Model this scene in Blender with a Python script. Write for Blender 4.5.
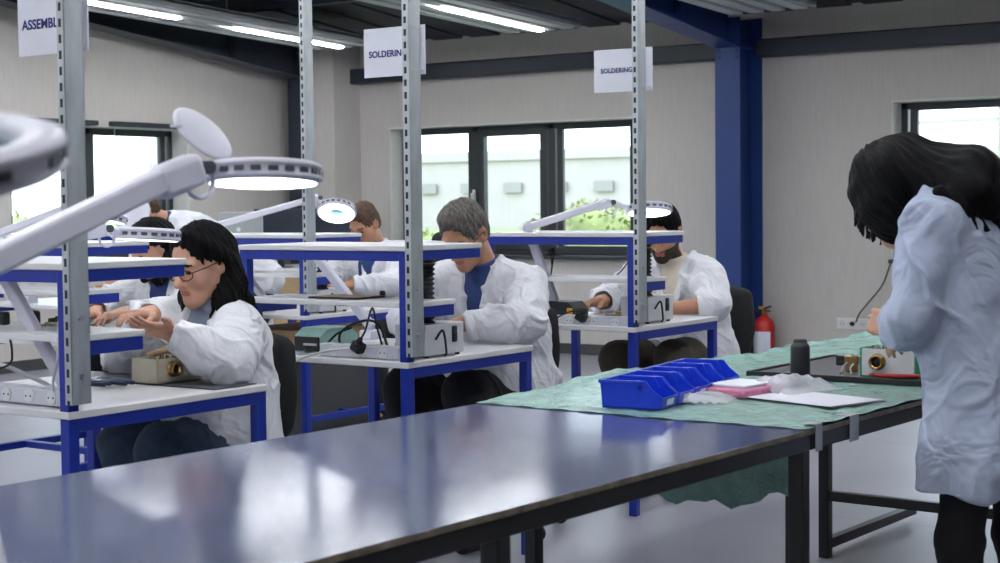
import bpy, bmesh, math, random
import numpy as np
from mathutils import Vector, Matrix
from mathutils.bvhtree import BVHTree

for o in list(bpy.data.objects): bpy.data.objects.remove(o)
scene = bpy.context.scene
COL = scene.collection
PI = math.pi

# ------------------------------------------------------------------ camera, sky, light, exposure
TH, PITCH, ROLL = 0.608, 0.0484, -0.0109
cam_data = bpy.data.cameras.new('camera')
cam = bpy.data.objects.new('camera', cam_data); COL.objects.link(cam)
cam_data.sensor_fit = 'HORIZONTAL'; cam_data.sensor_width = 36.0; cam_data.lens = 1600 / 1000 * 36.0
_f = Vector((-math.sin(TH), math.cos(TH), 0)); _r = Vector((math.cos(TH), math.sin(TH), 0)); _z = Vector((0, 0, 1))
_fw = _f * math.cos(PITCH) - _z * math.sin(PITCH)
_up = _z * math.cos(PITCH) + _f * math.sin(PITCH)
_rx = _r * math.cos(ROLL) + _up * math.sin(ROLL)
_uy = _up * math.cos(ROLL) - _r * math.sin(ROLL)
cam.matrix_world = Matrix(((_rx.x, _uy.x, -_fw.x, 0), (_rx.y, _uy.y, -_fw.y, 0), (_rx.z, _uy.z, -_fw.z, 1.27), (0, 0, 0, 1)))
cam_data.clip_start = 0.05; cam_data.clip_end = 300
cam_data.dof.use_dof = True; cam_data.dof.focus_distance = 5.3; cam_data.dof.aperture_fstop = 7.0
scene.camera = cam

world = bpy.data.worlds.new('overcast_sky'); scene.world = world; world.use_nodes = True
wn = world.node_tree.nodes; wl = world.node_tree.links
bg = wn['Background']; bg.inputs['Strength'].default_value = 5.5
_tc = wn.new('ShaderNodeTexCoord'); _sx = wn.new('ShaderNodeSeparateXYZ'); _rmp = wn.new('ShaderNodeValToRGB')
wl.new(_tc.outputs['Generated'], _sx.inputs[0]); wl.new(_sx.outputs['Z'], _rmp.inputs[0]); wl.new(_rmp.outputs[0], bg.inputs['Color'])
_rmp.color_ramp.elements[0].color = (0.80, 0.90, 1.0, 1); _rmp.color_ramp.elements[1].color = (0.62, 0.80, 1.0, 1)

LED_STRENGTH = 42.0
scene.view_settings.view_transform = 'Standard'; scene.view_settings.look = 'None'
scene.view_settings.exposure = 0.14; scene.view_settings.gamma = 1.0
scene.view_settings.use_curve_mapping = False

# ------------------------------------------------------------------ materials
MATS = {}
def nodes_of(m): return m.node_tree.nodes, m.node_tree.links
def mat(name, color, rough=0.5, metal=0.0, noise=0.0, nscale=20.0, bump=0.0, bscale=60.0, stretch=(1, 1, 1), spec=None,
        alpha=None, trans=0.0, emit=None, coat=0.0, sheen=0.0, sub=0.0, var_rough=0.0, bdist=0.01, bdet=3, bdis=0.0):
    m = bpy.data.materials.new(name); m.use_nodes = True
    n, l = nodes_of(m); p = n['Principled BSDF']
    p.inputs['Base Color'].default_value = (*color, 1); p.inputs['Roughness'].default_value = rough; p.inputs['Metallic'].default_value = metal
    if spec is not None: p.inputs['Specular IOR Level'].default_value = spec
    if trans: p.inputs['Transmission Weight'].default_value = trans
    if coat: p.inputs['Coat Weight'].default_value = coat
    if sheen: p.inputs['Sheen Weight'].default_value = sheen
    if sub:
        p.inputs['Subsurface Weight'].default_value = sub; p.inputs['Subsurface Radius'].default_value = (0.012, 0.005, 0.003)
    if alpha is not None: p.inputs['Alpha'].default_value = alpha
    if emit:
        p.inputs['Emission Color'].default_value = (*emit[0], 1); p.inputs['Emission Strength'].default_value = emit[1]
    tc = n.new('ShaderNodeTexCoord'); mp = n.new('ShaderNodeMapping'); mp.inputs['Scale'].default_value = stretch
    l.new(tc.outputs['Object'], mp.inputs['Vector'])
    t = n.new('ShaderNodeTexNoise'); t.inputs['Scale'].default_value = nscale; t.inputs['Detail'].default_value = 4
    l.new(mp.outputs[0], t.inputs['Vector'])
    if noise:
        mx = n.new('ShaderNodeMix'); mx.data_type = 'RGBA'; mx.blend_type = 'MULTIPLY'; mx.inputs['Factor'].default_value = 1
        r = n.new('ShaderNodeMapRange'); r.inputs['To Min'].default_value = 1 - noise; r.inputs['To Max'].default_value = 1 + noise * 0.5
        r.inputs['From Min'].default_value = .3; r.inputs['From Max'].default_value = .7
        l.new(t.outputs['Fac'], r.inputs['Value'])
        mx.inputs['A'].default_value = (*color, 1); l.new(r.outputs[0], mx.inputs['B']); l.new(mx.outputs['Result'], p.inputs['Base Color'])
    if var_rough:
        r2 = n.new('ShaderNodeMapRange'); r2.inputs['To Min'].default_value = max(0, rough - var_rough); r2.inputs['To Max'].default_value = rough + var_rough
        l.new(t.outputs['Fac'], r2.inputs['Value']); l.new(r2.outputs[0], p.inputs['Roughness'])
    if bump:
        b = n.new('ShaderNodeTexNoise'); b.inputs['Scale'].default_value = bscale; b.inputs['Detail'].default_value = bdet; b.inputs['Distortion'].default_value = bdis
        l.new(mp.outputs[0], b.inputs['Vector'])
        bn = n.new('ShaderNodeBump'); bn.inputs['Strength'].default_value = bump; bn.inputs['Distance'].default_value = bdist
        l.new(b.outputs['Fac'], bn.inputs['Height']); l.new(bn.outputs[0], p.inputs['Normal'])
    MATS[name] = m
    return m

wall_m = mat('wall_paint', (0.575, 0.545, 0.52), 0.85, noise=0.06, nscale=9, bump=0.25, bscale=30, stretch=(6, 6, 0.5))
blue_m = mat('blue_powder_coat', (0.006, 0.028, 0.31), 0.38, noise=0.1, nscale=6)
navy_m = mat('navy_steel', (0.012, 0.045, 0.20), 0.45, noise=0.12, nscale=3)
slate_m = mat('slate_steel', (0.022, 0.031, 0.048), 0.5, noise=0.15, nscale=4)
ceil_m = mat('ceiling_sheet', (0.055, 0.058, 0.066), 0.7, noise=0.15, nscale=2)
frame_m = mat('window_frame_grey', (0.028, 0.034, 0.040), 0.45)
reveal_m = mat('reveal_white', (0.72, 0.71, 0.68), 0.7, noise=0.04)
lam_m = mat('white_laminate', (0.72, 0.72, 0.74), 0.38, noise=0.04, nscale=5)
dark_lam_m = mat('antistatic_mat', (0.07, 0.07, 0.085), 0.4, noise=0.1)
galv_m = None
panel_m = mat('panel_grey', (0.50, 0.52, 0.54), 0.45, noise=0.04)
led_m = mat('led_strip', (1, 1, 1), 0.5, emit=((0.95, 0.97, 1.0), LED_STRENGTH))
ring_led_m = mat('ring_led', (1, 1, 1), 0.5, emit=((0.93, 0.97, 1.0), 5.0))
lampw_m = mat('lamp_white', (0.66, 0.66, 0.76), 0.35, noise=0.03)
lamps_m = mat('lamp_slot_dark', (0.08, 0.08, 0.11), 0.4)
black_m = mat('black_plastic', (0.012, 0.012, 0.014), 0.42, noise=0.2)
rubber_m = mat('black_rubber', (0.010, 0.010, 0.011), 0.6)
fabric_black_m = mat('black_upholstery', (0.012, 0.012, 0.014), 0.9, bump=0.3, bscale=400)
coat_m = mat('white_cotton', (0.76, 0.77, 0.82), 0.85, noise=0.05, nscale=6, bump=0.9, bscale=8, bdist=0.035, bdet=2, bdis=1.2, sheen=0.1)
coat_shade_m = mat('white_cotton_shaded', (0.47, 0.53, 0.69), 0.8, noise=0.05, nscale=5, bump=0.9, bscale=8, bdist=0.035, bdet=2, bdis=1.2, sheen=0.1)  # coat white darkened towards blue: the standing woman's shade is in the colour
skin_m = mat('skin', (0.60, 0.33, 0.23), 0.5, noise=0.08, nscale=30, sub=0.15)
skin2_m = mat('skin_tanned', (0.50, 0.25, 0.155), 0.5, noise=0.1, nscale=30, sub=0.12)
lip_m = mat('lips', (0.42, 0.13, 0.12), 0.45)
nail_m = mat('red_nails', (0.30, 0.01, 0.03), 0.25)
eyew_m = mat('eye', (0.02, 0.015, 0.012), 0.2)
beard_m = mat('beard', (0.035, 0.024, 0.018), 0.8, noise=0.4, nscale=150)
hair_black_m = mat('black_hair', (0.0025, 0.0025, 0.0032), 0.55, spec=.16, noise=0.5, nscale=8, bump=0.6, bscale=40, stretch=(9, 9, 0.7))
hair_grey_m = mat('grey_hair', (0.15, 0.135, 0.125), 0.6, noise=0.6, nscale=30, bump=0.8, bscale=60, stretch=(3, 3, 1))
hair_brown_m = mat('brown_hair', (0.085, 0.045, 0.026), 0.65, noise=0.5, nscale=40, bump=0.8, bscale=70)
jeans_m = mat('dark_denim', (0.045, 0.075, 0.12), 0.85, noise=0.25, nscale=30, bump=0.3, bscale=200)
blacktr_m = mat('black_trousers', (0.010, 0.010, 0.013), 0.85, bump=0.3, bscale=20)
olive_m = mat('olive_trousers', (0.085, 0.068, 0.045), 0.85, noise=0.15, nscale=25, bump=0.3, bscale=20)
greysh_m = mat('grey_blue_shirt', (0.20, 0.23, 0.32), 0.85)
navysh_m = mat('navy_shirt', (0.02, 0.045, 0.17), 0.8)
tee_m = mat('beige_tee', (0.62, 0.55, 0.45), 0.85)
tbl_edge_m = mat('worn_edge_band', (0.20, 0.17, 0.12), 0.5, noise=0.5, nscale=25)
tbl_steel_m = mat('black_steel', (0.008, 0.008, 0.009), 0.35, noise=0.2)
bin_m = mat('bin_blue_plastic', (0.006, 0.045, 0.62), 0.32)
label_m = mat('paper_label', (0.78, 0.82, 0.92), 0.6)
paper_m = mat('paper', (0.74, 0.74, 0.82), 0.7)
pink_m = mat('pink_foam', (0.62, 0.22, 0.36), 0.75, noise=0.15, nscale=60, bump=0.5, bscale=120)
mint_m = mat('mint_plastic', (0.46, 0.76, 0.68), 0.45)
beige_m = mat('beige_enamel', (0.60, 0.55, 0.42), 0.5, noise=0.08)
greyp_m = mat('grey_painted_metal', (0.66, 0.67, 0.70), 0.4, noise=0.04)
brass_m = mat('brass', (0.48, 0.31, 0.12), 0.3, metal=1.0)
steel_m = mat('steel', (0.55, 0.55, 0.57), 0.3, metal=1.0)
red_m = mat('red_enamel', (0.50, 0.018, 0.016), 0.32)
yellow_m = mat('yellow_tag', (0.75, 0.42, 0.02), 0.5)
green_m = mat('green_plastic', (0.01, 0.30, 0.16), 0.45)
strip_m = mat('power_strip_grey', (0.55, 0.56, 0.64), 0.45)
cablew_m = mat('white_cable', (0.60, 0.60, 0.64), 0.5)
cableb_m = mat('dark_blue_cable', (0.02, 0.035, 0.10), 0.5)
text_m = mat('navy_ink', (0.012, 0.014, 0.16), 0.6)
sign_m = mat('sign_card', (0.70, 0.71, 0.80), 0.5, noise=0.03)
wood_m = mat('pale_wood', (0.50, 0.34, 0.18), 0.6, noise=0.2, nscale=12, stretch=(1, 1, 8))
darkgrey_m = mat('dark_grey_panel', (0.06, 0.062, 0.065), 0.6)
alu_m = mat('aluminium_lid', (0.42, 0.45, 0.45), 0.4, metal=0.3)
tape_m = mat('tape', (0.36, 0.38, 0.42), 0.35, alpha=0.85)
facade_m = mat('facade_pale', (0.37, 0.325, 0.315), 0.8, noise=0.03, nscale=1)
facadewin_m = mat('facade_window', (0.25, 0.23, 0.225), 0.7)
grass_m = mat('grass', (0.22, 0.32, 0.10), 0.9, noise=0.3, nscale=3)
leaf_m = mat('leaves', (0.20, 0.225, 0.065), 0.7, noise=0.4, nscale=4)
socket_m = mat('socket_white', (0.72, 0.72, 0.72), 0.35)
ins_m = mat('circuit_parts', (0.30, 0.27, 0.20), 0.5, noise=0.7, nscale=90)
cloudp_m = mat('clear_plastic_bag', (0.70, 0.70, 0.78), 0.22, alpha=0.55, bump=0.9, bscale=25)
lens_m = mat('lens_glass', (0.28, 0.60, 0.62), 0.05, alpha=0.6)
fumehose_m = mat('ribbed_hose', (0.010, 0.010, 0.010), 0.3)

def make_glass():
    m = bpy.data.materials.new('window_glass'); m.use_nodes = True; n, l = nodes_of(m)
    n.remove(n['Principled BSDF'])
    tr = n.new('ShaderNodeBsdfTransparent'); tr.inputs[0].default_value = (0.965, 0.975, 0.97, 1)
    gl = n.new('ShaderNodeBsdfGlossy'); gl.inputs['Roughness'].default_value = 0.02
    lw = n.new('ShaderNodeFresnel'); lw.inputs['IOR'].default_value = 1.35
    mx = n.new('ShaderNodeMixShader'); l.new(lw.outputs[0], mx.inputs[0]); l.new(tr.outputs[0], mx.inputs[1]); l.new(gl.outputs[0], mx.inputs[2])
    l.new(mx.outputs[0], n['Material Output'].inputs[0]); return m
glass_m = make_glass()

def make_floor():
    m = mat('vinyl_floor', (0.31, 0.315, 0.36), 0.40, noise=0.10, nscale=1.3)
    n, l = nodes_of(m); p = n['Principled BSDF']
    tc = n.new('ShaderNodeTexCoord'); v = n.new('ShaderNodeTexNoise'); v.inputs['Scale'].default_value = 160; v.inputs['Detail'].default_value = 2
    l.new(tc.outputs['Object'], v.inputs['Vector'])
    r = n.new('ShaderNodeMapRange'); r.inputs['From Min'].default_value = .35; r.inputs['From Max'].default_value = .65; r.inputs['To Min'].default_value = .86; r.inputs['To Max'].default_value = 1.08
    l.new(v.outputs['Fac'], r.inputs['Value'])
    sp = n.new('ShaderNodeSeparateXYZ'); l.new(tc.outputs['Object'], sp.inputs[0])
    w = n.new('ShaderNodeMath'); w.operation = 'FRACT'; d = n.new('ShaderNodeMath'); d.operation = 'DIVIDE'; d.inputs[1].default_value = 2.0
    l.new(sp.outputs['Y'], d.inputs[0]); l.new(d.outputs[0], w.inputs[0])
    c = n.new('ShaderNodeMath'); c.operation = 'GREATER_THAN'; c.inputs[1].default_value = .0022; l.new(w.outputs[0], c.inputs[0])
    r3 = n.new('ShaderNodeMapRange'); r3.inputs['To Min'].default_value = .55; l.new(c.outputs[0], r3.inputs['Value'])
    mu = n.new('ShaderNodeMath'); mu.operation = 'MULTIPLY'; l.new(r.outputs[0], mu.inputs[0]); l.new(r3.outputs[0], mu.inputs[1])
    old = p.inputs['Base Color'].links[0].from_socket
    mx = n.new('ShaderNodeMix'); mx.data_type = 'RGBA'; mx.blend_type = 'MULTIPLY'; mx.inputs['Factor'].default_value = 1
    l.new(old, mx.inputs['A']); l.new(mu.outputs[0], mx.inputs['B']); l.new(mx.outputs['Result'], p.inputs['Base Color'])
    b = n.new('ShaderNodeBump'); b.inputs['Strength'].default_value = .12; b.inputs['Distance'].default_value = .004
    l.new(v.outputs['Fac'], b.inputs['Height']); l.new(b.outputs[0], p.inputs['Normal'])
    return m
floor_m = make_floor()

def make_galv():
    # galvanised slotted upright: holes punched along the face that looks towards -y
    m = mat('galvanised_steel', (0.50, 0.54, 0.57), 0.42, metal=0.55, noise=0.18, nscale=25, stretch=(1, 1, .3))
    n, l = nodes_of(m); p = n['Principled BSDF']; old = p.inputs['Base Color'].links[0].from_socket
    tc = n.new('ShaderNodeTexCoord'); s = n.new('ShaderNodeSeparateXYZ'); l.new(tc.outputs['Object'], s.inputs[0])
    sn = n.new('ShaderNodeSeparateXYZ'); l.new(tc.outputs['Normal'], sn.inputs[0])
    def mth(op, a, b=None, c=None):
        k = n.new('ShaderNodeMath'); k.operation = op
        for i, v in enumerate((a, b, c)):
            if v is None: continue
            if isinstance(v, (int, float)): k.inputs[i].default_value = v
            else: l.new(v, k.inputs[i])
        return k.outputs[0]
    fr = mth('FRACT', mth('DIVIDE', s.outputs['Z'], 0.04))
    mk = mth('MULTIPLY', mth('GREATER_THAN', fr, 0.25), mth('LESS_THAN', fr, 0.78))
    mk = mth('MULTIPLY', mk, mth('LESS_THAN', mth('ABSOLUTE', mth('SUBTRACT', s.outputs['X'], 0.013)), 0.0052))
    mk = mth('MULTIPLY', mk, mth('LESS_THAN', sn.outputs['Y'], -0.5))
    mx = n.new('ShaderNodeMix'); mx.data_type = 'RGBA'; l.new(mk, mx.inputs['Factor']); l.new(old, mx.inputs['A']); mx.inputs['B'].default_value = (0.02, 0.025, 0.03, 1)
    l.new(mx.outputs['Result'], p.inputs['Base Color'])
    return m
galv_m = make_galv()

def make_tabletop():
    m = mat('blue_grey_laminate', (0.10, 0.122, 0.22), 0.13, noise=0.12, nscale=3, var_rough=0.05, spec=0.6)
    n, l = nodes_of(m); p = n['Principled BSDF']
    tc = n.new('ShaderNodeTexCoord'); mp = n.new('ShaderNodeMapping'); mp.inputs['Scale'].default_value = (40, 2, 1); l.new(tc.outputs['Object'], mp.inputs[0])
    t = n.new('ShaderNodeTexNoise'); t.inputs['Scale'].default_value = 6; l.new(mp.outputs[0], t.inputs['Vector'])
    b = n.new('ShaderNodeBump'); b.inputs['Strength'].default_value = .05; b.inputs['Distance'].default_value = .002
    l.new(t.outputs['Fac'], b.inputs['Height']); l.new(b.outputs[0], p.inputs['Normal'])
    return m
tabletop_m = make_tabletop()

def make_bubble():
    m = mat('mint_bubble_wrap', (0.27, 0.49, 0.43), 0.2, noise=0.18, nscale=18, spec=0.6)
    n, l = nodes_of(m); p = n['Principled BSDF']
    tc = n.new('ShaderNodeTexCoord'); v = n.new('ShaderNodeTexVoronoi'); v.inputs['Scale'].default_value = 85; v.inputs['Randomness'].default_value = .25
    l.new(tc.outputs['Object'], v.inputs['Vector'])
    b = n.new('ShaderNodeBump'); b.inputs['Strength'].default_value = .9; b.inputs['Distance'].default_value = .004; b.invert = True
    l.new(v.outputs['Distance'], b.inputs['Height'])
    t = n.new('ShaderNodeTexNoise'); t.inputs['Scale'].default_value = 55; t.inputs['Detail'].default_value = 6; l.new(tc.outputs['Object'], t.inputs['Vector'])
    b2 = n.new('ShaderNodeBump'); b2.inputs['Strength'].default_value = .9; b2.inputs['Distance'].default_value = .016
    l.new(t.outputs['Fac'], b2.inputs['Height']); l.new(b.outputs[0], b2.inputs['Normal']); l.new(b2.outputs[0], p.inputs['Normal'])
    return m
bubble_m = make_bubble()

# ------------------------------------------------------------------ object helpers
ORG = {}                                   # world origin of every object built here
def V(*a): return Vector(a)
class MB:
    def __init__(s): s.bm = bmesh.new(); s.mi = 0; s.mats = []
    def m(s, material):
        if material not in s.mats: s.mats.append(material)
        s.mi = s.mats.index(material); return s
    def _tag(s, faces, smooth):
        for f in faces: f.material_index = s.mi; f.smooth = smooth
    def _box(s, M, bevel):
        r = bmesh.ops.create_cube(s.bm, size=1, matrix=M); vs = r['verts']
        fs = list({f for v in vs for f in v.link_faces}); s._tag(fs, False)
        if bevel:
            es = list({e for v in vs for e in v.link_edges})
            b = bmesh.ops.bevel(s.bm, geom=es, offset=bevel, segments=2, affect='EDGES', profile=.5)
            s._tag(b['faces'], True)
    def box(s, lo, hi, bevel=0.0):
        lo = Vector(lo); hi = Vector(hi); c = (lo + hi) / 2; d = hi - lo
        s._box(Matrix.Translation(c) @ Matrix.Diagonal((abs(d.x), abs(d.y), abs(d.z), 1)), bevel); return s
    def obox(s, c, size, R=None, bevel=0.0):
        M = Matrix.Translation(Vector(c)) @ (R.to_4x4() if R else Matrix.Identity(4)) @ Matrix.Diagonal((*size, 1))
        s._box(M, bevel); return s
    def bar(s, p, q, w, h, up=(0, 0, 1), bevel=0.0, ext=0.0):
        p = Vector(p); q = Vector(q); d = (q - p); L = d.length; d.normalize()
        upv = Vector(up); x = d.cross(upv)
        if x.length < 1e-4: x = d.cross(Vector((0, 1, 0)))
        x.normalize(); z = x.cross(d)
        R = Matrix((x, d, z)).transposed()
        s.obox((p + q) / 2, (w, L + 2 * ext, h), R, bevel); return s
    def cyl(s, p, q, r0, r1=None, n=20, caps=True, smooth=True):
        return s.tube([p, q], [r0, r0 if r1 is None else r1], n, caps, smooth)
    def tube(s, pts, r, n=10, caps=True, smooth=True, closed=False):
        pts = [Vector(p) for p in pts]; N = len(pts)
        rs = r if isinstance(r, (list, tuple)) else [r] * N
        rings = []; pd = None; px = None
        for i, p in enumerate(pts):
            if closed: d = pts[(i + 1) % N] - pts[i - 1]
            else: d = pts[min(i + 1, N - 1)] - pts[max(i - 1, 0)]
            d.normalize()
            if px is None:
                a = Vector((0, 0, 1)) if abs(d.z) < .9 else Vector((1, 0, 0))
                px = d.cross(a).normalized()
            else:
                px = (px - d * px.dot(d)).normalized()
            y = d.cross(px)
            rings.append([s.bm.verts.new(p + (px * math.cos(2 * PI * k / n) + y * math.sin(2 * PI * k / n)) * rs[i]) for k in range(n)])
        fs = []
        for i in range(N if closed else N - 1):
            A = rings[i]; B = rings[(i + 1) % N]
            for k in range(n): fs.append(s.bm.faces.new((A[k], A[(k + 1) % n], B[(k + 1) % n], B[k])))
        s._tag(fs, smooth)
        if caps and not closed:
            s._tag([s.bm.faces.new(rings[0][::-1]), s.bm.faces.new(rings[-1])], False)
        return s
    def curve(s, pts, r, n=8, seg=8, **k):
        return s.tube(smooth_path(pts, seg), r, n, **k)
    def lathe(s, prof, M=None, n=40, smooth=True):
        M = M or Matrix.Identity(4); rings = []
        for (r, z) in prof:
            if r < 1e-6: rings.append([s.bm.verts.new(M @ Vector((0, 0, z)))])
            else: rings.append([s.bm.verts.new(M @ Vector((r * math.cos(2 * PI * k / n), r * math.sin(2 * PI * k / n), z))) for k in range(n)])
        fs = []
        for A, B in zip(rings, rings[1:]):
            for k in range(n):
                k2 = (k + 1) % n
                if len(A) == 1 and len(B) == 1: continue
                if len(A) == 1: fs.append(s.bm.faces.new((A[0], B[k2], B[k])))
                elif len(B) == 1: fs.append(s.bm.faces.new((A[k], A[k2], B[0])))
                else: fs.append(s.bm.faces.new((A[k], A[k2], B[k2], B[k])))
        s._tag(fs, smooth); return s
    def prism(s, poly, axis, a, b, bevel=0.0):
        # poly: 2-D outline; axis: extrusion axis 0,1,2
        def P(u, v, w):
            if axis == 0: return Vector((w, u, v))
            if axis == 1: return Vector((u, w, v))
            return Vector((u, v, w))
        A = [s.bm.verts.new(P(u, v, a)) for u, v in poly]; B = [s.bm.verts.new(P(u, v, b)) for u, v in poly]; n = len(poly)
        fs = [s.bm.faces.new(A[::-1]), s.bm.faces.new(B)] + [s.bm.faces.new((A[i], A[(i + 1) % n], B[(i + 1) % n], B[i])) for i in range(n)]
        s._tag(fs, False)
        if bevel:
            es = list({e for f in fs for e in f.edges})
            r = bmesh.ops.bevel(s.bm, geom=es, offset=bevel, segments=2, affect='EDGES', profile=.5); s._tag(r['faces'], True)
        return s
    def sphere(s, c, r, seg=16, scale=(1, 1, 1)):
        M = Matrix.Translation(Vector(c)) @ Matrix.Diagonal((*scale, 1))
        o = bmesh.ops.create_uvsphere(s.bm, u_segments=seg, v_segments=seg // 2 + 2, radius=r, matrix=M)
        s._tag(list({f for v in o['verts'] for f in v.link_faces}), True); return s
    def mesh(s, name):
        bmesh.ops.recalc_face_normals(s.bm, faces=s.bm.faces)
        me = bpy.data.meshes.new(name); s.bm.to_mesh(me); s.bm.free()
        for m_ in s.mats: me.materials.append(m_)
        return me

def smooth_path(pts, seg=8):
    pts = [Vector(p) for p in pts]
    if len(pts) < 3: return pts
    P = [pts[0] * 2 - pts[1]] + pts + [pts[-1] * 2 - pts[-2]]; out = []
    for i in range(1, len(P) - 2):
        for k in range(seg):
            t = k / seg; a, b, c, d = P[i - 1], P[i], P[i + 1], P[i + 2]
            out.append(0.5 * ((2 * b) + (c - a) * t + (2 * a - 5 * b + 4 * c - d) * t * t + (3 * b - a - 3 * c + d) * t ** 3))
    out.append(pts[-1]); return out

def link(o): COL.objects.link(o); return o
def part(name, mb, parent=None, material=None, world=False):
    """one mesh object; world=True: its vertices are in world space and get moved into the parent's space"""
    if material is not None and not mb.mats: mb.mats.append(material)
    me = mb.mesh(name) if isinstance(mb, MB) else mb
    o = bpy.data.objects.new(name, me); link(o)
    org = ORG.get(parent.name, Vector()) if parent else Vector()
    if world and parent: me.transform(Matrix.Translation(-org))
    if parent: o.parent = parent
    ORG[o.name] = org.copy(); return o
def tag(o, label, cat, group=None, kind=None):
    o['label'] = label; o['category'] = cat
    if group: o['group'] = group
    if kind: o['kind'] = kind
    return o
def thing(name, label, cat, loc=(0, 0, 0), rotz=0.0, group=None):
    o = bpy.data.objects.new(name, None); link(o); o.location = loc; o.rotation_euler = (0, 0, rotz)
    o.empty_display_size = .05
    ORG[o.name] = Vector(loc); return tag(o, label, cat, group)
def solo(name, mb, label, cat, loc=(0, 0, 0), rotz=0.0, group=None, kind=None, material=None):
    """a thing that is one mesh, its vertices given relative to loc"""
    if material is not None and not mb.mats: mb.mats.append(material)
    me = mb.mesh(name) if isinstance(mb, MB) else mb
    o = bpy.data.objects.new(name, me); link(o); o.location = loc; o.rotation_euler = (0, 0, rotz); ORG[o.name] = Vector(loc)
    return tag(o, label, cat, group, kind)
def struct(name, mb, material=None):
    if material is not None and not mb.mats: mb.mats.append(material)
    o = bpy.data.objects.new(name, mb.mesh(name)); link(o); o['kind'] = 'structure'; ORG[o.name] = Vector(); return o
def copy_tree(o, loc=None, rotz=None, label=None, group=None):
    r = o.copy(); link(r)
    if loc is not None: r.location = loc
    if rotz is not None: r.rotation_euler = (0, 0, rotz)
    if label: r['label'] = label
    if group: r['group'] = group
    ORG[r.name] = Vector(r.location)
    for ch in list(o.children):
        c = ch.copy(); link(c); c.parent = r
        for g in list(ch.children):
            d = g.copy(); link(d); d.parent = c
    return r

# ------------------------------------------------------------------ the room
WX0, WY1, WX1, WY0 = -10.2, 11.39, 4.0, -4.2        # inner faces: left, back, right, front
SILL, HEAD = 0.83, 1.97
SLOPE = 0.105; RIDGE = 3.7
def ceil_z(y):
    return 2.70 + SLOPE * (WY1 - y) if y > RIDGE else 2.70 + SLOPE * (WY1 - RIDGE) - SLOPE * (RIDGE - y)

def wall_mesh(axis, inner, outer, a0, a1, ztop, opens, gable=False):
    """a wall running along x (axis 0) or y (axis 1) with rectangular openings (a, b, z0, z1)"""
    mb = MB(); mb.m(wall_m)
    def bx(a, b, z0, z1):
        if b - a < 1e-4 or z1 - z0 < 1e-4: return
        if axis == 0: mb.box((a, min(inner, outer), z0), (b, max(inner, outer), z1))
        else: mb.box((min(inner, outer), a, z0), (max(inner, outer), b, z1))
    cur = a0
    for (a, b, z0, z1) in sorted(opens):
        bx(cur, a, 0, ztop); bx(a, b, 0, z0); bx(a, b, z1, ztop); cur = b
    bx(cur, a1, 0, ztop)
    if gable:
        poly = [(a0, ztop), (a1, ztop), (a1, ceil_z(a1 - .3)), (RIDGE, ceil_z(RIDGE)), (a0, ceil_z(a0 + .3))]
        mb.prism(poly, 0, min(inner, outer), max(inner, outer))
    mb.m(reveal_m)
    t = .012                                        # plastered reveals
    for (a, b, z0, z1) in opens:
        lo, hi = min(inner, outer) + .002, max(inner, outer) - .002
        if axis == 0:
            mb.box((a, lo, z0), (a + t, hi, z1)); mb.box((b - t, lo, z0), (b, hi, z1)); mb.box((a, lo, z1 - t), (b, hi, z1))
        else:
            mb.box((lo, a, z0), (hi, a + t, z1)); mb.box((lo, b - t, z0), (hi, b, z1)); mb.box((lo, a, z1 - t), (hi, b, z1))
    return mb

def window(n, axis, plane, a, b, z0, z1, sashes, inward, handles=()):
    """sashes: list of (a, b, tilted_sash?) glass openings; plane: centre of the frame; inward: +-1 towards the room"""
    e = bpy.data.objects.new('window_%d' % n, None); link(e); e['kind'] = 'structure'; ORG[e.name] = Vector()
    def bx(mb, a0, a1, zz0, zz1, d0, d1, bev=.004):
        p0, p1 = plane + inward * d0, plane + inward * d1
        if axis == 0: mb.box((a0, min(p0, p1), zz0), (a1, max(p0, p1), zz1), bev)
        else: mb.box((min(p0, p1), a0, zz0), (max(p0, p1), a1, zz1), bev)
    fr = MB(); fr.m(frame_m); f = .06
    bx(fr, a, a + f, z0, z1, -.03, .03); bx(fr, b - f, b, z0, z1, -.03, .03); bx(fr, a, b, z1 - f, z1, -.03, .03); bx(fr, a, b, z0, z0 + f, -.03, .03)
    ss = sorted(sashes)
    for (s0, e0, k0), (s1, e1, k1) in zip(ss, ss[1:]):
        bx(fr, (e0 + s1) / 2 - .035, (e0 + s1) / 2 + .035, z0, z1, -.03, .03)
    part('frame', fr, e)
    for (s, t, k) in ss:
        w = .055
        sa = MB(); sa.m(frame_m); d1 = .045 if k else .02
        bx(sa, s - w, s + .004, z0 + f - .02, z1 - f + .02, -.02, d1); bx(sa, t - .004, t + w, z0 + f - .02, z1 - f + .02, -.02, d1)
        zt = z1 - (.105 if k else .07); zb = z0 + (.115 if k else .075)
        bx(sa, s, t, zt, z1 - f + .02, -.02, d1); bx(sa, s, t, z0 + f - .02, zb, -.02, d1)
        so = part('sash', sa, e)
        g = MB(); g.m(glass_m); bx(g, s, t, zb - .004, zt + .004, -.006, 0.0, 0); part('pane', g, so)
    for h in handles:
        hb = MB(); hb.m(socket_m); zc = (z0 + z1) / 2 - .05
        bx(hb, h - .016, h + .016, zc - .05, zc + .05, .045, .058, .004); bx(hb, h - .011, h + .011, zc - .10, zc + .02, .075, .092, .005); bx(hb, h - .010, h + .010, zc - .01, zc + .02, .055, .08, .003)
        part('handle', hb, e)
    sl = MB(); sl.m(frame_m if axis == 0 else reveal_m)
    if axis == 0: sl.box((a, min(plane, plane + inward * .27), z0 - .03), (b, max(plane, plane + inward * .27), z0), .005)
    else: sl.box((min(plane, plane + inward * .24), a, z0 - .03), (max(plane, plane + inward * .24), b, z0), .005)
    part('sill', sl, e)
    return e

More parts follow.
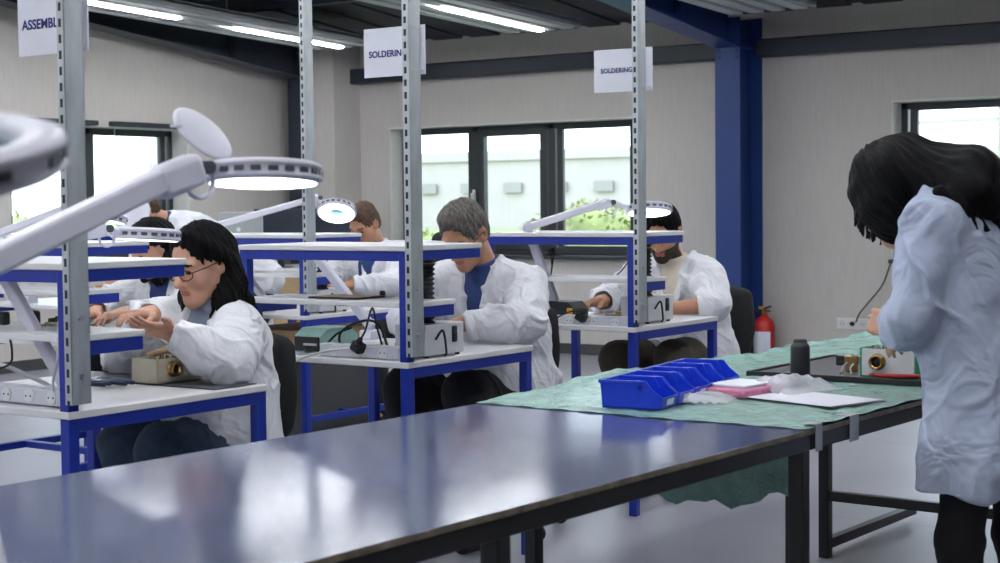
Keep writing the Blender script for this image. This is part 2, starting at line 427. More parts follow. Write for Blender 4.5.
fl = MB(); fl.box((WX0 - .4, WY0 - .4, -.15), (WX1 + .4, WY1 + .4, 0)); struct('floor', fl, floor_m)
cl = MB(); cl.m(ceil_m)
def roof_prism(mb, x0, x1, t0, t1):
    ys = [WY0 - .4, RIDGE, WY1 + .4]
    lo = [(y, ceil_z(y) + t0) for y in ys]; hi = [(y, ceil_z(y) + t1) for y in ys[::-1]]
    mb.prism(lo + hi, 0, x0, x1)
roof_prism(cl, WX0 - .4, WX1 + .4, 0.04, .2)
for i in range(36):                                 # trapezoidal roof sheet ribs
    x = WX0 + i * .4; roof_prism(cl, x, x + .30, 0.022, .06)
struct('ceiling', cl)

B_OPEN = [(-9.13, -6.57, SILL, HEAD), (-4.39, -1.9, SILL, 2.0)]
L_OPEN = [(8.02, 9.93, SILL, 1.95), (4.9, 6.9, SILL, 1.95), (1.5, 3.5, SILL, 1.95)]
F_OPEN = [(-8.6, -6.2, SILL, HEAD)]
R_OPEN = []
struct('wall_back', wall_mesh(0, WY1, WY1 + .3, WX0 - .4, WX1 + .3, 2.76, B_OPEN))
struct('wall_left', wall_mesh(1, WX0, WX0 - .4, WY0 - .3, WY1, 2.76, L_OPEN, True))
struct('wall_front', wall_mesh(0, WY0, WY0 - .3, WX0 - .4, WX1 + .3, 2.76, F_OPEN))
struct('wall_right', wall_mesh(1, WX1, WX1 + .3, WY0, WY1, 2.76, R_OPEN, True))
window(1, 1, WX0 - .22, 8.02, 9.93, SILL, 1.95, [(8.20, 8.90, False), (9.04, 9.79, False)], 1)
window(2, 0, WY1 + .2, -9.13, -6.57, SILL, HEAD, [(-8.98, -8.38, False), (-8.2, -7.6, True), (-7.39, -6.72, False)], -1, handles=(-8.3,))
window(3, 0, WY1 + .2, -4.39, -1.9, SILL, 2.0, [(-4.26, -3.3, False), (-3.1, -2.05, False)], -1)
window(4, 1, WX0 - .22, 4.9, 6.9, SILL, 1.95, [(5.06, 5.82, False), (5.98, 6.74, False)], 1)  # off-view window, put in for the daylight it gives
window(5, 1, WX0 - .22, 1.5, 3.5, SILL, 1.95, [(1.66, 2.42, False), (2.58, 3.34, False)], 1)
for i, (a, b, z0, z1) in enumerate(F_OPEN):
    window(6 + i, 0, WY0 - .2, a, b, z0, z1, [(a + .14, (a + b) / 2 - .08, False), ((a + b) / 2 + .08, b - .14, False)], 1)
for i, (a, b, z0, z1) in enumerate(R_OPEN):
    window(9 + i, 1, WX1 + .2, a, b, z0, z1, [(a + .14, (a + b) / 2 - .08, False), ((a + b) / 2 + .08, b - .14, False)], -1)
def portal(name, loc, rot, sx, sy):
    ld = bpy.data.lights.new(name, 'AREA'); ld.shape = 'RECTANGLE'; ld.size = sx; ld.size_y = sy; ld.cycles.is_portal = True
    o = bpy.data.objects.new(name, ld); link(o); o.location = loc; o.rotation_euler = rot
for a, b, z0, z1 in B_OPEN: portal('window_portal', ((a + b) / 2, WY1 + .33, (z0 + z1) / 2), (-PI / 2, 0, 0), b - a, z1 - z0)
for a, b, z0, z1 in F_OPEN: portal('window_portal', ((a + b) / 2, WY0 - .33, (z0 + z1) / 2), (PI / 2, 0, 0), b - a, z1 - z0)
for a, b, z0, z1 in L_OPEN: portal('window_portal', (WX0 - .43, (a + b) / 2, (z0 + z1) / 2), (PI / 2, 0, -PI / 2), b - a, z1 - z0)
for a, b, z0, z1 in R_OPEN: portal('window_portal', (WX1 + .33, (a + b) / 2, (z0 + z1) / 2), (PI / 2, 0, PI / 2), b - a, z1 - z0)

# boxed-in corner, baseboards, purlin tubes on the back wall
t = MB(); t.box((-9.80, 11.02, 0), (-9.47, WY1, 2.85)); struct('trim_1', t, wall_m)
for nm, lo, hi in (('baseboard_back', (-9.46, WY1 - .015, 0), (WX1, WY1, .09)), ('baseboard_left', (WX0, WY0, 0), (WX0 + .015, 10.95, .09))):
    t = MB(); t.box(lo, hi, .004); struct(nm, t, darkgrey_m)
t = MB(); t.box((-9.60, WY1 - .14, 2.375), (-5.64, WY1, 2.51), .012); struct('trim_2', t, slate_m)
t = MB(); t.box((-5.42, WY1 - .14, 2.375), (WX1, WY1, 2.51), .012); struct('trim_3', t, slate_m)

def portal_frame(x, m_, ybase=11.0):
    """steel column and rafter of one bay: I-sections with haunch plate and stiffeners"""
    w, tf, tw = .21, .014, .012
    c = MB(); c.m(m_)
    c.box((x - w / 2, ybase, 0), (x + w / 2, ybase + tf, 2.66)); c.box((x - w / 2, WY1 - tf, 0), (x + w / 2, WY1 - .002, 2.68)); c.box((x - tw / 2, ybase + tf, 0), (x + tw / 2, WY1 - tf, 2.66))
    for z in (.02, 2.44): c.box((x - w / 2 + .01, ybase + tf, z), (x + w / 2 - .01, WY1 - tf, z + .014))
    for sx in (-1, 1):
        for z in (2.36, 2.41): c.cyl((x + sx * .07, ybase - .012, z), (x + sx * .07, ybase + .002, z), .014, n=6, smooth=False)
    c.box((x - w / 2 - .02, ybase - .02, 0), (x + w / 2 + .02, WY1 - .003, .018))
    struct('column', c)
    for sgn in (1, -1):
        b = MB(); b.m(m_)
        y0 = ybase if sgn == 1 else 2 * RIDGE - ybase
        def Y(d): return y0 - sgn * d                       # distance from the column face towards the ridge
        L = abs(y0 - RIDGE)
        low = lambda d: 2.435 + .115 * d
        top = lambda d: ceil_z(Y(d)) - .01
        b.prism([(Y(0), low(0)), (Y(L), low(L)), (Y(L), low(L) + tf), (Y(0), low(0) + tf)], 0, x - w / 2, x + w / 2)
        b.prism([(Y(0), top(0) - tf), (Y(L), top(L) - tf), (Y(L), top(L)), (Y(0), top(0))], 0, x - w / 2, x + w / 2)
        b.prism([(Y(0), low(0)), (Y(L), low(L)), (Y(L), top(L) - .005), (Y(0), top(0) - .005)], 0, x - tw / 2, x + tw / 2)
        for d in (.85, 2.6, 4.4, 6.0):
            b.prism([(Y(d), low(d)), (Y(d + .012), low(d)), (Y(d + .012), top(d)), (Y(d), top(d))], 0, x - w / 2 + .02, x + w / 2 - .02)
        struct('beam', b)
portal_frame(-9.90, slate_m); portal_frame(-5.535, navy_m); portal_frame(-1.1, navy_m); portal_frame(3.4, navy_m)
for y in (9.3, 7.4, 5.5):                                    # roof purlins
    b = MB(); b.box((WX0, y - .04, ceil_z(y) - .12), (WX1, y + .04, ceil_z(y) - .003)); struct('beam', b, slate_m)

# long ceiling panels with LED strips
def ceiling_panel(xc, label, lit=True, y1=10.4, y0=-3.2, first=.06):
    zb = lambda y: 2.60 + .042 * (10.4 - y) if y > RIDGE else 2.60 + .042 * (10.4 - RIDGE) - .042 * (RIDGE - y)
    t = thing('ceiling_panel_light', label, 'ceiling light', (xc, y1, zb(y1)), 0, 'ribbed ceiling panels with LED strips')
    p = MB(); p.m(panel_m); W = .33
    ys = [y1, RIDGE, y0]
    for x0, x1, a, b in [(-W, W, .035, .06)] + [(-W + i * .165, -W + i * .165 + .10, 0.0, .04) for i in range(4) ] + [(W - .02, W, 0, .05)]:
        lo = [(y, zb(y) + a) for y in ys]; hi = [(y, zb(y) + b) for y in ys[::-1]]
        p.prism(lo + hi, 0, xc + x0, xc + x1)
    part('panel', p, t, world=True)
    k = 0
    y = y1 - first
    while y - 1.25 > y0:
        l = MB(); l.m(led_m if lit else panel_m); l.prism([(y, zb(y) - .012), (y, zb(y) + .02), (y - 1.25, zb(y - 1.25) + .02), (y - 1.25, zb(y - 1.25) - .012)], 0, xc - .03, xc + .03, .004)
        part('led_strip', l, t, world=True); y -= 1.85
    for y in (9.0, 6.0, 1.5):
        h = MB(); h.m(steel_m)
        h.cyl((xc, y, zb(y) + .05), (xc, y, ceil_z(y) + .03), .006, n=6); part('hanger', h, t, world=True)
for xc, lb in ((-8.80, 'long grey ribbed ceiling panel light at left, nearest the left wall'), (-6.79, 'long grey ribbed ceiling panel light above the middle window'),
               (-4.88, 'grey ribbed ceiling panel light right of the blue column top'), (-2.9, 'added grey ribbed ceiling fill light over the right window'), (-.9, 'added grey ribbed ceiling fill light over the camera side'), (1.2, 'grey ribbed ceiling panel light by the right wall')):  # panels out of view are added for light; the right wall one stays off
    ceiling_panel(xc, lb, xc < 0, first=.06 if xc < -6 else .95)  # strips on the camera side are lit as fill, starting out of view

# roller blind cassettes above the left window
for y0, y1, lb in ((7.97, 8.88, 'dark roller blind cassette over the left pane of the left window'), (9.03, 9.80, 'dark roller blind cassette over the right pane of the left window')):
    t = thing('roller_blind', lb, 'blind', (WX0, (y0 + y1) / 2, 1.95))
    m_ = MB(); m_.m(slate_m); m_.box((WX0, y0, 1.945), (WX0 + .06, y1, 1.985), .008); part('cassette', m_, t, world=True)
    m_ = MB(); m_.m(cablew_m); m_.cyl((WX0 + .05, y0 + .02, 1.1), (WX0 + .05, y0 + .02, 1.95), .004, n=6); part('pull_chain', m_, t, world=True)

# ------------------------------------------------------------------ outside the windows
g = MB(); g.box((-140, -40, -.4), (60, 160, -.2)); g_ = struct('ground', g, grass_m)
b = MB(); b.m(facade_m); b.box((-86, 80, -.2), (-30, 96, 4.4)); b.box((-86, 79.8, 3.9), (-30, 80, 4.5))
t = thing('factory_building', 'pale low factory building seen through the middle window', 'building', (-58, 80, 0))
part('wall', b, t, world=True)
for i in range(17):
    x = -84 + i * 3.2; w = MB(); w.m(facadewin_m); w.box((x, 79.75, 1.95), (x + 1.3, 79.9, 2.55)); part('window', w, t, world=True)
random.seed(3)
def bush(loc, r, h, label, n=2600):
    mb = MB(); mb.m(leaf_m); rnd = random.Random(int(abs(loc[0] * 100))); mb.sphere((0, 0, h / 2), 1, 20, (r * .86, r * .86, h * .44))
    for i in range(n):
        u, v = rnd.random() * 2 * PI, math.acos(2 * rnd.random() - 1); q = rnd.random() ** .33
        c = Vector((math.cos(u) * math.sin(v) * r * q, math.sin(u) * math.sin(v) * r * q, h / 2 + math.cos(v) * h / 2 * q))
        a = Vector((rnd.gauss(0, 1), rnd.gauss(0, 1), rnd.gauss(0, 1))).normalized(); bb = a.orthogonal().normalized(); s = .025 + rnd.random() * .03
        vs = [mb.bm.verts.new(c + a * s), mb.bm.verts.new(c + bb * s * .5), mb.bm.verts.new(c - a * s), mb.bm.verts.new(c - bb * s * .5)]
        f = mb.bm.faces.new(vs); f.material_index = 0
    solo('bush', mb, label, 'bush', loc, 0, 'shrubs outside the windows')
bush((-10.05, 16.3, -.2), 1.0, 1.52, 'green shrub outside the right pane of the middle window')
bush((-12.6, 16.6, -.2), .9, 1.15, 'low green shrub outside the left pane of the middle window')
bush((-18.5, 13.9, -.2), 1.5, 1.55, 'green shrub outside the left window')
bush((-5.6, 19.5, -.2), 1.1, 1.6, 'green shrub outside the right window')
mb = MB(); mb.m(facade_m); mb.cyl((-6.9, 22, -.2), (-6.9, 22, 6), .06, .05, 8)
for z in (2.35, 2.75): mb.bar((-8.1, 22, z), (-5.7, 22, z + .02), .05, .06)
solo('utility_pole', mb, 'pale utility pole with cross arms outside the right window', 'pole', (0, 0, 0))

# ------------------------------------------------------------------ smooth bodies: blended distance fields meshed with surface nets
class SDF:
    def __init__(s): s.ops = []
    def _add(s, fn, lo, hi, k, op):
        s.ops.append((fn, np.minimum(lo, hi), np.maximum(lo, hi), k, op)); return s
    def cone(s, a, b, ra, rb=None, k=.02, op='u'):
        a = np.array(a, float); b = np.array(b, float); rb = ra if rb is None else rb; ba = b - a; L2 = max(ba @ ba, 1e-9)
        def fn(X, Y, Z):
            px, py, pz = X - a[0], Y - a[1], Z - a[2]
            h = np.clip((px * ba[0] + py * ba[1] + pz * ba[2]) / L2, 0, 1)
            return np.sqrt((px - h * ba[0]) ** 2 + (py - h * ba[1]) ** 2 + (pz - h * ba[2]) ** 2) - (ra + (rb - ra) * h)
        m = max(ra, rb); return s._add(fn, np.minimum(a, b) - m, np.maximum(a, b) + m, k, op)
    def chain(s, pts, rs, k=.02, op='u'):
        for i in range(len(pts) - 1): s.cone(pts[i], pts[i + 1], rs[i], rs[i + 1], k, op)
        return s
    def sph(s, c, r, k=.02, op='u'): return s.cone(c, np.array(c, float) + 1e-5, r, r, k, op)
    def ell(s, c, r, k=.02, op='u', R=None):
        c = np.array(c, float); r = np.array(r, float); Rm = np.eye(3) if R is None else np.array(R)
        def fn(X, Y, Z):
            px, py, pz = X - c[0], Y - c[1], Z - c[2]
            q = [px * Rm[0, i] + py * Rm[1, i] + pz * Rm[2, i] for i in range(3)]
            k0 = np.sqrt(sum((q[i] / r[i]) ** 2 for i in range(3))); k1 = np.sqrt(sum((q[i] / r[i] ** 2) ** 2 for i in range(3))) + 1e-9
            return k0 * (k0 - 1) / k1
        e = np.sqrt(((Rm * r) ** 2).sum(1)); return s._add(fn, c - e, c + e, k, op)
    def box(s, c, half, rnd=.01, k=.02, op='u', R=None):
        c = np.array(c, float); h = np.array(half, float); Rm = np.eye(3) if R is None else np.array(R)
        def fn(X, Y, Z):
            px, py, pz = X - c[0], Y - c[1], Z - c[2]
            q = [np.abs(px * Rm[0, i] + py * Rm[1, i] + pz * Rm[2, i]) - h[i] for i in range(3)]
            return np.sqrt(sum(np.maximum(v, 0) ** 2 for v in q)) + np.minimum(np.maximum(q[0], np.maximum(q[1], q[2])), 0) - rnd
        e = (np.abs(Rm) * (h + rnd)).sum(1); return s._add(fn, c - e, c + e, k, op)
    def func(s, fn, lo, hi, k, op): return s._add(fn, np.array(lo, float), np.array(hi, float), k, op)
    def surf(s, p, d, L=.3, n=150):
        """the farthest point inside the body along a ray"""
        t = np.linspace(0, L, n); P = np.array(p)[None] + t[:, None] * np.array(d)[None]; D = np.full(n, .08)
        for fn, a, b, k, op in s.ops:
            v = fn(P[:, 0], P[:, 1], P[:, 2])
            if op == 'u': h = np.maximum(k - np.abs(D - v), 0) / max(k, 1e-6); D = np.minimum(D, v) - h * h * k * .25
            elif op == 's': D = np.maximum(D, -v)
        ins = np.where(D < 0)[0]; return P[ins[-1]] if len(ins) else P[0]
    def mesh(s, name, res, mats, warp=None, zones=(), smooth=1):
        us = [o for o in s.ops if o[4] == 'u']
        lo = np.min([o[1] for o in us], 0) - 3 * res - .012; hi = np.max([o[2] for o in us], 0) + 3 * res + .012
        n = np.ceil((hi - lo) / res).astype(int) + 1
        ax = [(lo[i] + res * np.arange(n[i])).astype(np.float32) for i in range(3)]
        D = np.full(n, .08, np.float32)
        for fn, a, b, k, op in s.ops:
            mg = k + 3 * res + (.02 if op == 'u' else .01)
            i0 = np.clip(np.floor((a - mg - lo) / res).astype(int), 0, n - 1); i1 = np.clip(np.ceil((b + mg - lo) / res).astype(int) + 1, 1, n)
            if (i1 <= i0).any(): continue
            sl = tuple(slice(i0[j], i1[j]) for j in range(3))
            X = ax[0][sl[0]][:, None, None]; Y = ax[1][sl[1]][None, :, None]; Z = ax[2][sl[2]][None, None, :]
            d = fn(X, Y, Z).astype(np.float32); A = D[sl]
            if op == 'u':
                h = np.maximum(k - np.abs(A - d), 0) / max(k, 1e-6); D[sl] = np.minimum(A, d) - h * h * k * .25
            elif op == 's':
                d = -d; h = np.maximum(k - np.abs(A - d), 0) / max(k, 1e-6); D[sl] = np.maximum(A, d) + h * h * k * .25
            elif op == 'add': D[sl] = A + d
        return nets(D, lo, res, name, mats, warp, zones, smooth)

def nets(D, lo, res, name, mats, warp, zones, smooth):
    S = D < 0; n = np.array(D.shape)
    c = np.zeros(n - 1, np.int8)
    for dx in (0, 1):
        for dy in (0, 1):
            for dz in (0, 1): c += S[dx:n[0] - 1 + dx, dy:n[1] - 1 + dy, dz:n[2] - 1 + dz]
    act = (c > 0) & (c < 8); I = np.argwhere(act); idx = np.full(n - 1, -1, np.int64); idx[act] = np.arange(len(I))
    P = np.zeros((len(I), 3)); W = np.zeros(len(I)); C8 = [(a, b, d) for a in (0, 1) for b in (0, 1) for d in (0, 1)]
    val = {q: D[I[:, 0] + q[0], I[:, 1] + q[1], I[:, 2] + q[2]].astype(float) for q in C8}
    for q in C8:
        for ax in range(3):
            if q[ax]: continue
            r = list(q); r[ax] = 1; r = tuple(r); a, b = val[q], val[r]; m = (a < 0) != (b < 0)
            t = np.where(m, a / np.where(m, a - b, 1), 0)
            for k in range(3): P[:, k] += np.where(m, q[k] + (t if k == ax else 0), 0)
            W += m
    P = P / W[:, None]; V_ = lo + (I + P) * res
    quads = []
    for ax in range(3):
        o = [k for k in range(3) if k != ax]
        sl0 = [slice(1, -1)] * 3; sl1 = [slice(1, -1)] * 3; sl0[ax] = slice(0, -1); sl1[ax] = slice(1, None)
        A = S[tuple(sl0)]; B = S[tuple(sl1)]; E = np.argwhere(A != B)
        if not len(E): continue
        e = E.copy(); e[:, o[0]] += 1; e[:, o[1]] += 1
        fl = A[E[:, 0], E[:, 1], E[:, 2]]
        def g(d0, d1):
            f = e.copy(); f[:, o[0]] += d0; f[:, o[1]] += d1; return idx[f[:, 0], f[:, 1], f[:, 2]]
        q = np.stack([g(-1, -1), g(0, -1), g(0, 0), g(-1, 0)], 1)
        if ax == 1: fl = ~fl
        q[~fl] = q[~fl][:, ::-1]; quads.append(q)
    Q = np.concatenate(quads); Q = Q[(Q >= 0).all(1)]
    # light smoothing along the quad edges
    for _ in range(smooth):
        acc = np.zeros_like(V_); cnt = np.zeros(len(V_))
        for i in range(4):
            a, b = Q[:, i], Q[:, (i + 1) % 4]
            np.add.at(acc, a, V_[b]); np.add.at(cnt, a, 1); np.add.at(acc, b, V_[a]); np.add.at(cnt, b, 1)
        V_ = V_ * .5 + .5 * acc / np.maximum(cnt, 1)[:, None]
    if warp is not None:
        a = V_[Q[:, 2]] - V_[Q[:, 0]]; b = V_[Q[:, 3]] - V_[Q[:, 1]]; N = np.cross(a, b); VN = np.zeros_like(V_)
        for i in range(4): np.add.at(VN, Q[:, i], N)
        VN /= np.linalg.norm(VN, axis=1)[:, None] + 1e-12
        V_ = V_ + VN * warp(V_)[:, None]
    me = bpy.data.meshes.new(name); me.vertices.add(len(V_)); me.vertices.foreach_set('co', V_.astype(np.float32).ravel())
    me.loops.add(Q.size); me.loops.foreach_set('vertex_index', Q.astype(np.int32).ravel())
    me.polygons.add(len(Q)); me.polygons.foreach_set('loop_start', np.arange(0, Q.size, 4, dtype=np.int32)); me.polygons.foreach_set('loop_total', np.full(len(Q), 4, np.int32))
    me.polygons.foreach_set('use_smooth', np.ones(len(Q), bool))
    mats = mats if isinstance(mats, (list, tuple)) else [mats]
    for m_ in mats: me.materials.append(m_)
    if zones:
        Cn = V_[Q].mean(1); mi = np.zeros(len(Q), np.int32)
        for z, k in zones: mi[z(Cn)] = k
        me.polygons.foreach_set('material_index', mi)
    me.update(calc_edges=True); me.validate(); return me
def npv(v): return np.array([v[0], v[1], v[2]], float)

# ------------------------------------------------------------------ workbenches (origin: floor under the near-right rear corner; bench runs to -x, depth to +y)
BG = 'blue framed workbenches standing in rows'
def make_bench(label):
    t = thing('workbench', label, 'workbench', (0, 0, 0), 0, BG)
    T = .034; L = .74; D = .722
    for x in (-T, -L):
        m_ = MB(); m_.m(blue_m); m_.box((x, 0, 0), (x + T, T, 1.12), .003); part('post', m_, t)
        m_ = MB(); m_.m(blue_m); m_.box((x, D - T, 0), (x + T, D, .71), .003); part('leg', m_, t)
        m_ = MB(); m_.m(blue_m); m_.box((x, T, .706), (x + T, D, .74), .002); part('worktop_beam', m_, t)
        m_ = MB(); m_.m(blue_m); m_.box((x, T, .255), (x + T, D - T, .285), .002); part('end_stretcher', m_, t)
        m_ = MB(); m_.m(blue_m); m_.box((x, T, 1.088), (x + T,   .41, 1.12), .002); part('shelf_arm', m_, t)
        m_ = MB(); m_.m(blue_m); m_.box((x, T, .900), (x + T, .255, .936), .002); part('lower_shelf_arm', m_, t)
    m_ = MB(); m_.m(blue_m); m_.box((-L, D / 2 - .02, .256), (0, D / 2 + .014, .284), .002); part('middle_stretcher', m_, t)
    m_ = MB(); m_.m(blue_m); m_.box((-L, .002, 1.088), (0, T, 1.119), .002); part('shelf_rail', m_, t)
    m_ = MB(); m_.m(lam_m); m_.box((-L - .004, -.004, .74), (.004, D + .004, .76), .003); part('worktop', m_, t)
    m_ = MB(); m_.m(lam_m); m_.box((-L - .004, -.003, 1.12), (.004, .415, 1.138), .003); part('shelf', m_, t)
    m_ = MB(); m_.m(lam_m); m_.box((-L + .036, .001, .936), (-T - .002, .26, .954), .003)
    m_.box((-T - .003, .036, .936), (.004, .26, .954), .003); m_.box((-L - .004, .036, .936), (-L + .037, .26, .954), .003); part('lower_shelf', m_, t)
    u = MB(); u.m(galv_m)
    u.box((.0015, -.010, .78), (.0275, -.007, 2.5)); u.box((.0015, .048, .78), (.0275, .051, 2.5)); u.box((.0245, -.010, .78), (.0275, .051, 2.5))
    up = part('slotted_upright', u, t)
    for z in (.85, 1.0):
        m_ = MB(); m_.m(steel_m); m_.cyl((.0275, .021, z), (.033, .021, z), .008, n=6, smooth=False); part('bolt', m_, up)
    return t
BX = {1: -3.19, 2: -4.92, 3: -6.62}; BY = {1: 2.675, 2: 4.062, 3: 5.575}
BDX = {(2, 2): .085, (1, 1): -.003, (2, 1): -.003, (3, 1): -.032, (3, 2): -.065}; BSZ = {(1, 1): .995, (3, 1): 1.01}
bl = {(1, 1): 'nearest blue framed white workbench, where the dark haired woman in glasses sits',
      (2, 1): 'blue framed white workbench of the grey haired man, under the first SOLDERING sign',
      (3, 1): 'blue framed white workbench of the bearded man, under the right SOLDERING sign',
      (1, 2): 'blue framed white workbench at far left, cut by the photo edge',
      (2, 2): 'blue framed white workbench of the woman hidden behind the nearest workbench',
      (3, 2): 'blue framed white workbench before the brown haired man, below the tilted lit lamp',
      (3, 3): 'farthest blue framed white workbench by the left window, before the bent man'}
bench0 = None; BENCH = {}
for key, lb in bl.items():
    r, c = key
    L_ = (BX[c] + BDX.get(key, 0), BY[r], 0)
    if bench0 is None: bench0 = make_bench(lb); bench0.location = L_; BENCH[key] = bench0
    else: BENCH[key] = copy_tree(bench0, L_, 0, lb)
    BENCH[key].scale = (1, 1, BSZ.get(key, 1.0))
def bpt(key, x, y, z): return Vector((BX[key[1]] + x, BY[key[0]] + y, z))

# dark work mat on the nearest bench
mb = MB(); mb.m(dark_lam_m); mb.box((-.34, -.085, 0), (.34, .085, .003), .001)
solo('work_mat', mb, 'dark grey work mat on the nearest workbench, before the seated woman', 'mat', (-3.55, 3.292, .7575))

# ------------------------------------------------------------------ signs hung on the uprights
def sign(text, label, x0, x1, y, z0, z1, size, tx, tz):
    t = thing('sign', label, 'sign', ((x0 + x1) / 2, y, z0), 0, 'signs hung on the uprights')
    c = MB(); c.m(sign_m); c.box((x0, y, z0), (x1, y + .003, z1)); part('card', c, t, world=True)
    cu = bpy.data.curves.new('lettering', 'FONT'); cu.body = text; cu.size = size; cu.extrude = .0004; cu.offset = size * .026; cu.align_x = 'LEFT'; cu.space_character = 1.02
    tmp = bpy.data.objects.new('lettering_curve', cu); link(tmp); bpy.context.view_layer.update()
    me = bpy.data.meshes.new_from_object(tmp.evaluated_get(bpy.context.evaluated_depsgraph_get())); bpy.data.objects.remove(tmp); bpy.data.curves.remove(cu)
    me.materials.clear(); me.materials.append(text_m); o = bpy.data.objects.new('lettering', me); link(o); o.parent = t
    o.location = Vector((tx, y - .0006, tz)) - ORG[t.name]; o.rotation_euler = (PI / 2, 0, 0)
    ux = x1 - .052
    for z in (z0 + .012, z1 - .012):
        m_ = MB(); m_.m(cablew_m); m_.tube([(ux + .01, y - .062, z), (ux + .045, y - .062, z), (ux + .045, y + .004, z), (ux + .01, y + .004, z)], .0016, 6, closed=True); part('cable_tie', m_, t, world=True)
sign('ASSEMBLY', 'white sign reading ASSEMBLY on the left upright', -3.435, -3.165, 2.742, 1.668, 1.838, .035, -3.418, 1.736)
sign('SOLDERING', 'white sign reading SOLDERING on the middle upright, left of two', -3.413, -3.158, 4.129, 1.692, 1.852, .0292, -3.392, 1.757)
sign('SOLDERING', 'white sign reading SOLDERING on the right upright, before the blue column', -3.445, -3.172, 5.642, 1.721, 1.893, .0275, -3.413, 1.798)

# ------------------------------------------------------------------ magnifier lamps
def frame_from(n, hint):
    n = Vector(n).normalized(); h = Vector(hint); x = (h - n * h.dot(n)).normalized(); y = n.cross(x)
    return Matrix((x, y, n)).transposed()
LG = 'white ring magnifier lamps clamped to the workbenches'
def lamp(label, base, elbow, joint, head, normal, lit=True, cover=None, R=.1, w=.04, group=LG, arm_h=None):
    """clamp, lower arm, upper arm with end cover, knob ring, head (slotted ring), lens, LED ring, hinged lens cover"""
    base, elbow, joint, head = map(Vector, (base, elbow, joint, head)); arm_h = arm_h or w * .75
    t = thing('magnifier_lamp', label, 'lamp', base, 0, group)
    m_ = MB(); m_.m(lampw_m); m_.box(base + V(-.03, -.035, -.001), base + V(.03, .035, .035), .006); m_.cyl(base + V(0, 0, .03), base + V(0, 0, .075), .014); part('clamp', m_, t, world=True)
    m_ = MB(); m_.m(lampw_m); m_.bar(base + V(0, 0, .05), elbow, w * 1.12, arm_h, (0, 1, .2), .006, .01); part('lower_arm', m_, t, world=True)
    m_ = MB(); m_.m(lampw_m); side = (joint - elbow).cross(V(0, 0, 1)).normalized()
    m_.cyl(elbow - side * w * .62, elbow + side * w * .62, w * .62, n=24); kn = part('elbow_knob', m_, t, world=True)
    d = (joint - elbow).normalized(); upv = side.cross(d)
    m_ = MB(); m_.m(lampw_m); m_.bar(elbow, joint - d * w * .3, w, w * .92, (0, 0, 1), .007); part('upper_arm', m_, t, world=True)
    hv = head - joint; hv.z = 0; hv.normalize()
    m_ = MB(); m_.m(lampw_m)
    m_.bar(joint - d * w * 1.6 - upv * w * .1, joint + hv * w * .5, w * 1.12, w * 1.25, (0, 0, 1), .012); part('end_cover', m_, t, world=True)
    F = frame_from(normal, hv); n = Vector(normal).normalized()
    rim = head - F.col[0] * R if False else head - (F @ V(1, 0, 0)) * R
    m_ = MB(); m_.m(lampw_m); m_.tube([joint + hv * w * .4, joint + hv * w * .9, rim + V(0, 0, .0), rim + (F @ V(.02, 0, 0))], [.010, .011, .010, .012], 10)
    m_.m(lamps_m); m_.cyl(joint + hv * w * .7 - side * .022, joint + hv * w * .7 + side * .022, .011, n=14); part('swivel', m_, t, world=True)
    m_ = MB(); m_.m(lampw_m)
    pts = [joint + hv * w * .55 + V(0, 0, -.024) + hv * math.cos(a) * .026 + V(0, 0, math.sin(a) * .026) for a in [k * 2 * PI / 20 for k in range(20)]]
    m_.tube(pts, .0045, 8, closed=True); part('cable_loop', m_, t, world=True)
    M = Matrix.Translation(head) @ F.to_4x4()
    m_ = MB(); m_.m(lampw_m); h = .0145
    prof = [(R * .70, -h), (R * .93, -h * 1.15), (R, -h * .8), (R, -h * .55), (R * .985, -h * .5), (R * .985, h * .5), (R, h * .55), (R * .985, h * .95), (R * .9, h * 1.25), (R * .72, h * 1.1), (R * .68, h * .6), (R * .68, -h * .6), (R * .70, -h)]
    m_.lathe(prof, M, 48); m_.m(lamps_m)
    for k in range(22):
        a = 2 * PI * k / 22
        if k % 11 in (0,): continue
        c = F @ V(math.cos(a) * R * .985, math.sin(a) * R * .985, 0); Rr = F @ Matrix.Rotation(a, 3, 'Z')
        m_.obox(head + c, (.004, R * .17, h * .62), Rr)
    hd = part('lamp_head', m_, t, world=True)
    m_ = MB(); m_.m(lens_m); m_.lathe([(0, .004), (R * .4, .0035), (R * .69, 0), (R * .4, -.0035), (0, -.004)], M, 32); part('lens', m_, hd, world=True)
    m_ = MB(); m_.m(ring_led_m if lit else lampw_m); m_.lathe([(R * .42, -h * 1.02), (R * .42, -h * 1.22), (R * .9, -h * 1.22), (R * .9, -h * 1.02)], M, 40); part('led_ring', m_, hd, world=True)
    if cover:
        c, cn = Vector(cover[0]), cover[1]; Fc = frame_from(cn, hv); Mc = Matrix.Translation(c) @ Fc.to_4x4(); Rc = cover[2]
        m_ = MB(); m_.m(lampw_m); m_.lathe([(0, .002), (Rc * .9, .002), (Rc, 0), (Rc * .98, -.003), (Rc * .9, -.002), (0, -.002)], Mc, 40)
        m_.box(c + (Fc @ V(-Rc, 0, 0)) - V(.008, .008, .003), c + (Fc @ V(-Rc, 0, 0)) + V(.008, .008, .003), .002); part('lens_cover', m_, t, world=True)
    return t
lamp('foreground white ring lamp with its round lens cover flipped up, on the blue table',
     (-1.735, 1.318, .7415), (-1.995, 1.418, 1.150), (-1.936, 1.880, 1.336), (-1.903, 2.027, 1.326), (-.05, .075, 1),
     cover=((-1.963, 1.945, 1.395), (.734, .097, .66), .060), R=.1015, w=.044)
lamp('blurred white ring lamp nearest the camera at the left photo edge, glass seen from above',
     (-2.42, 1.45, .7415), (-2.0, 1.13, 1.21), (-1.385, .80, 1.335), (-1.178, .835, 1.315), (.15, -.21, 1), lit=False, R=.122, w=.046)
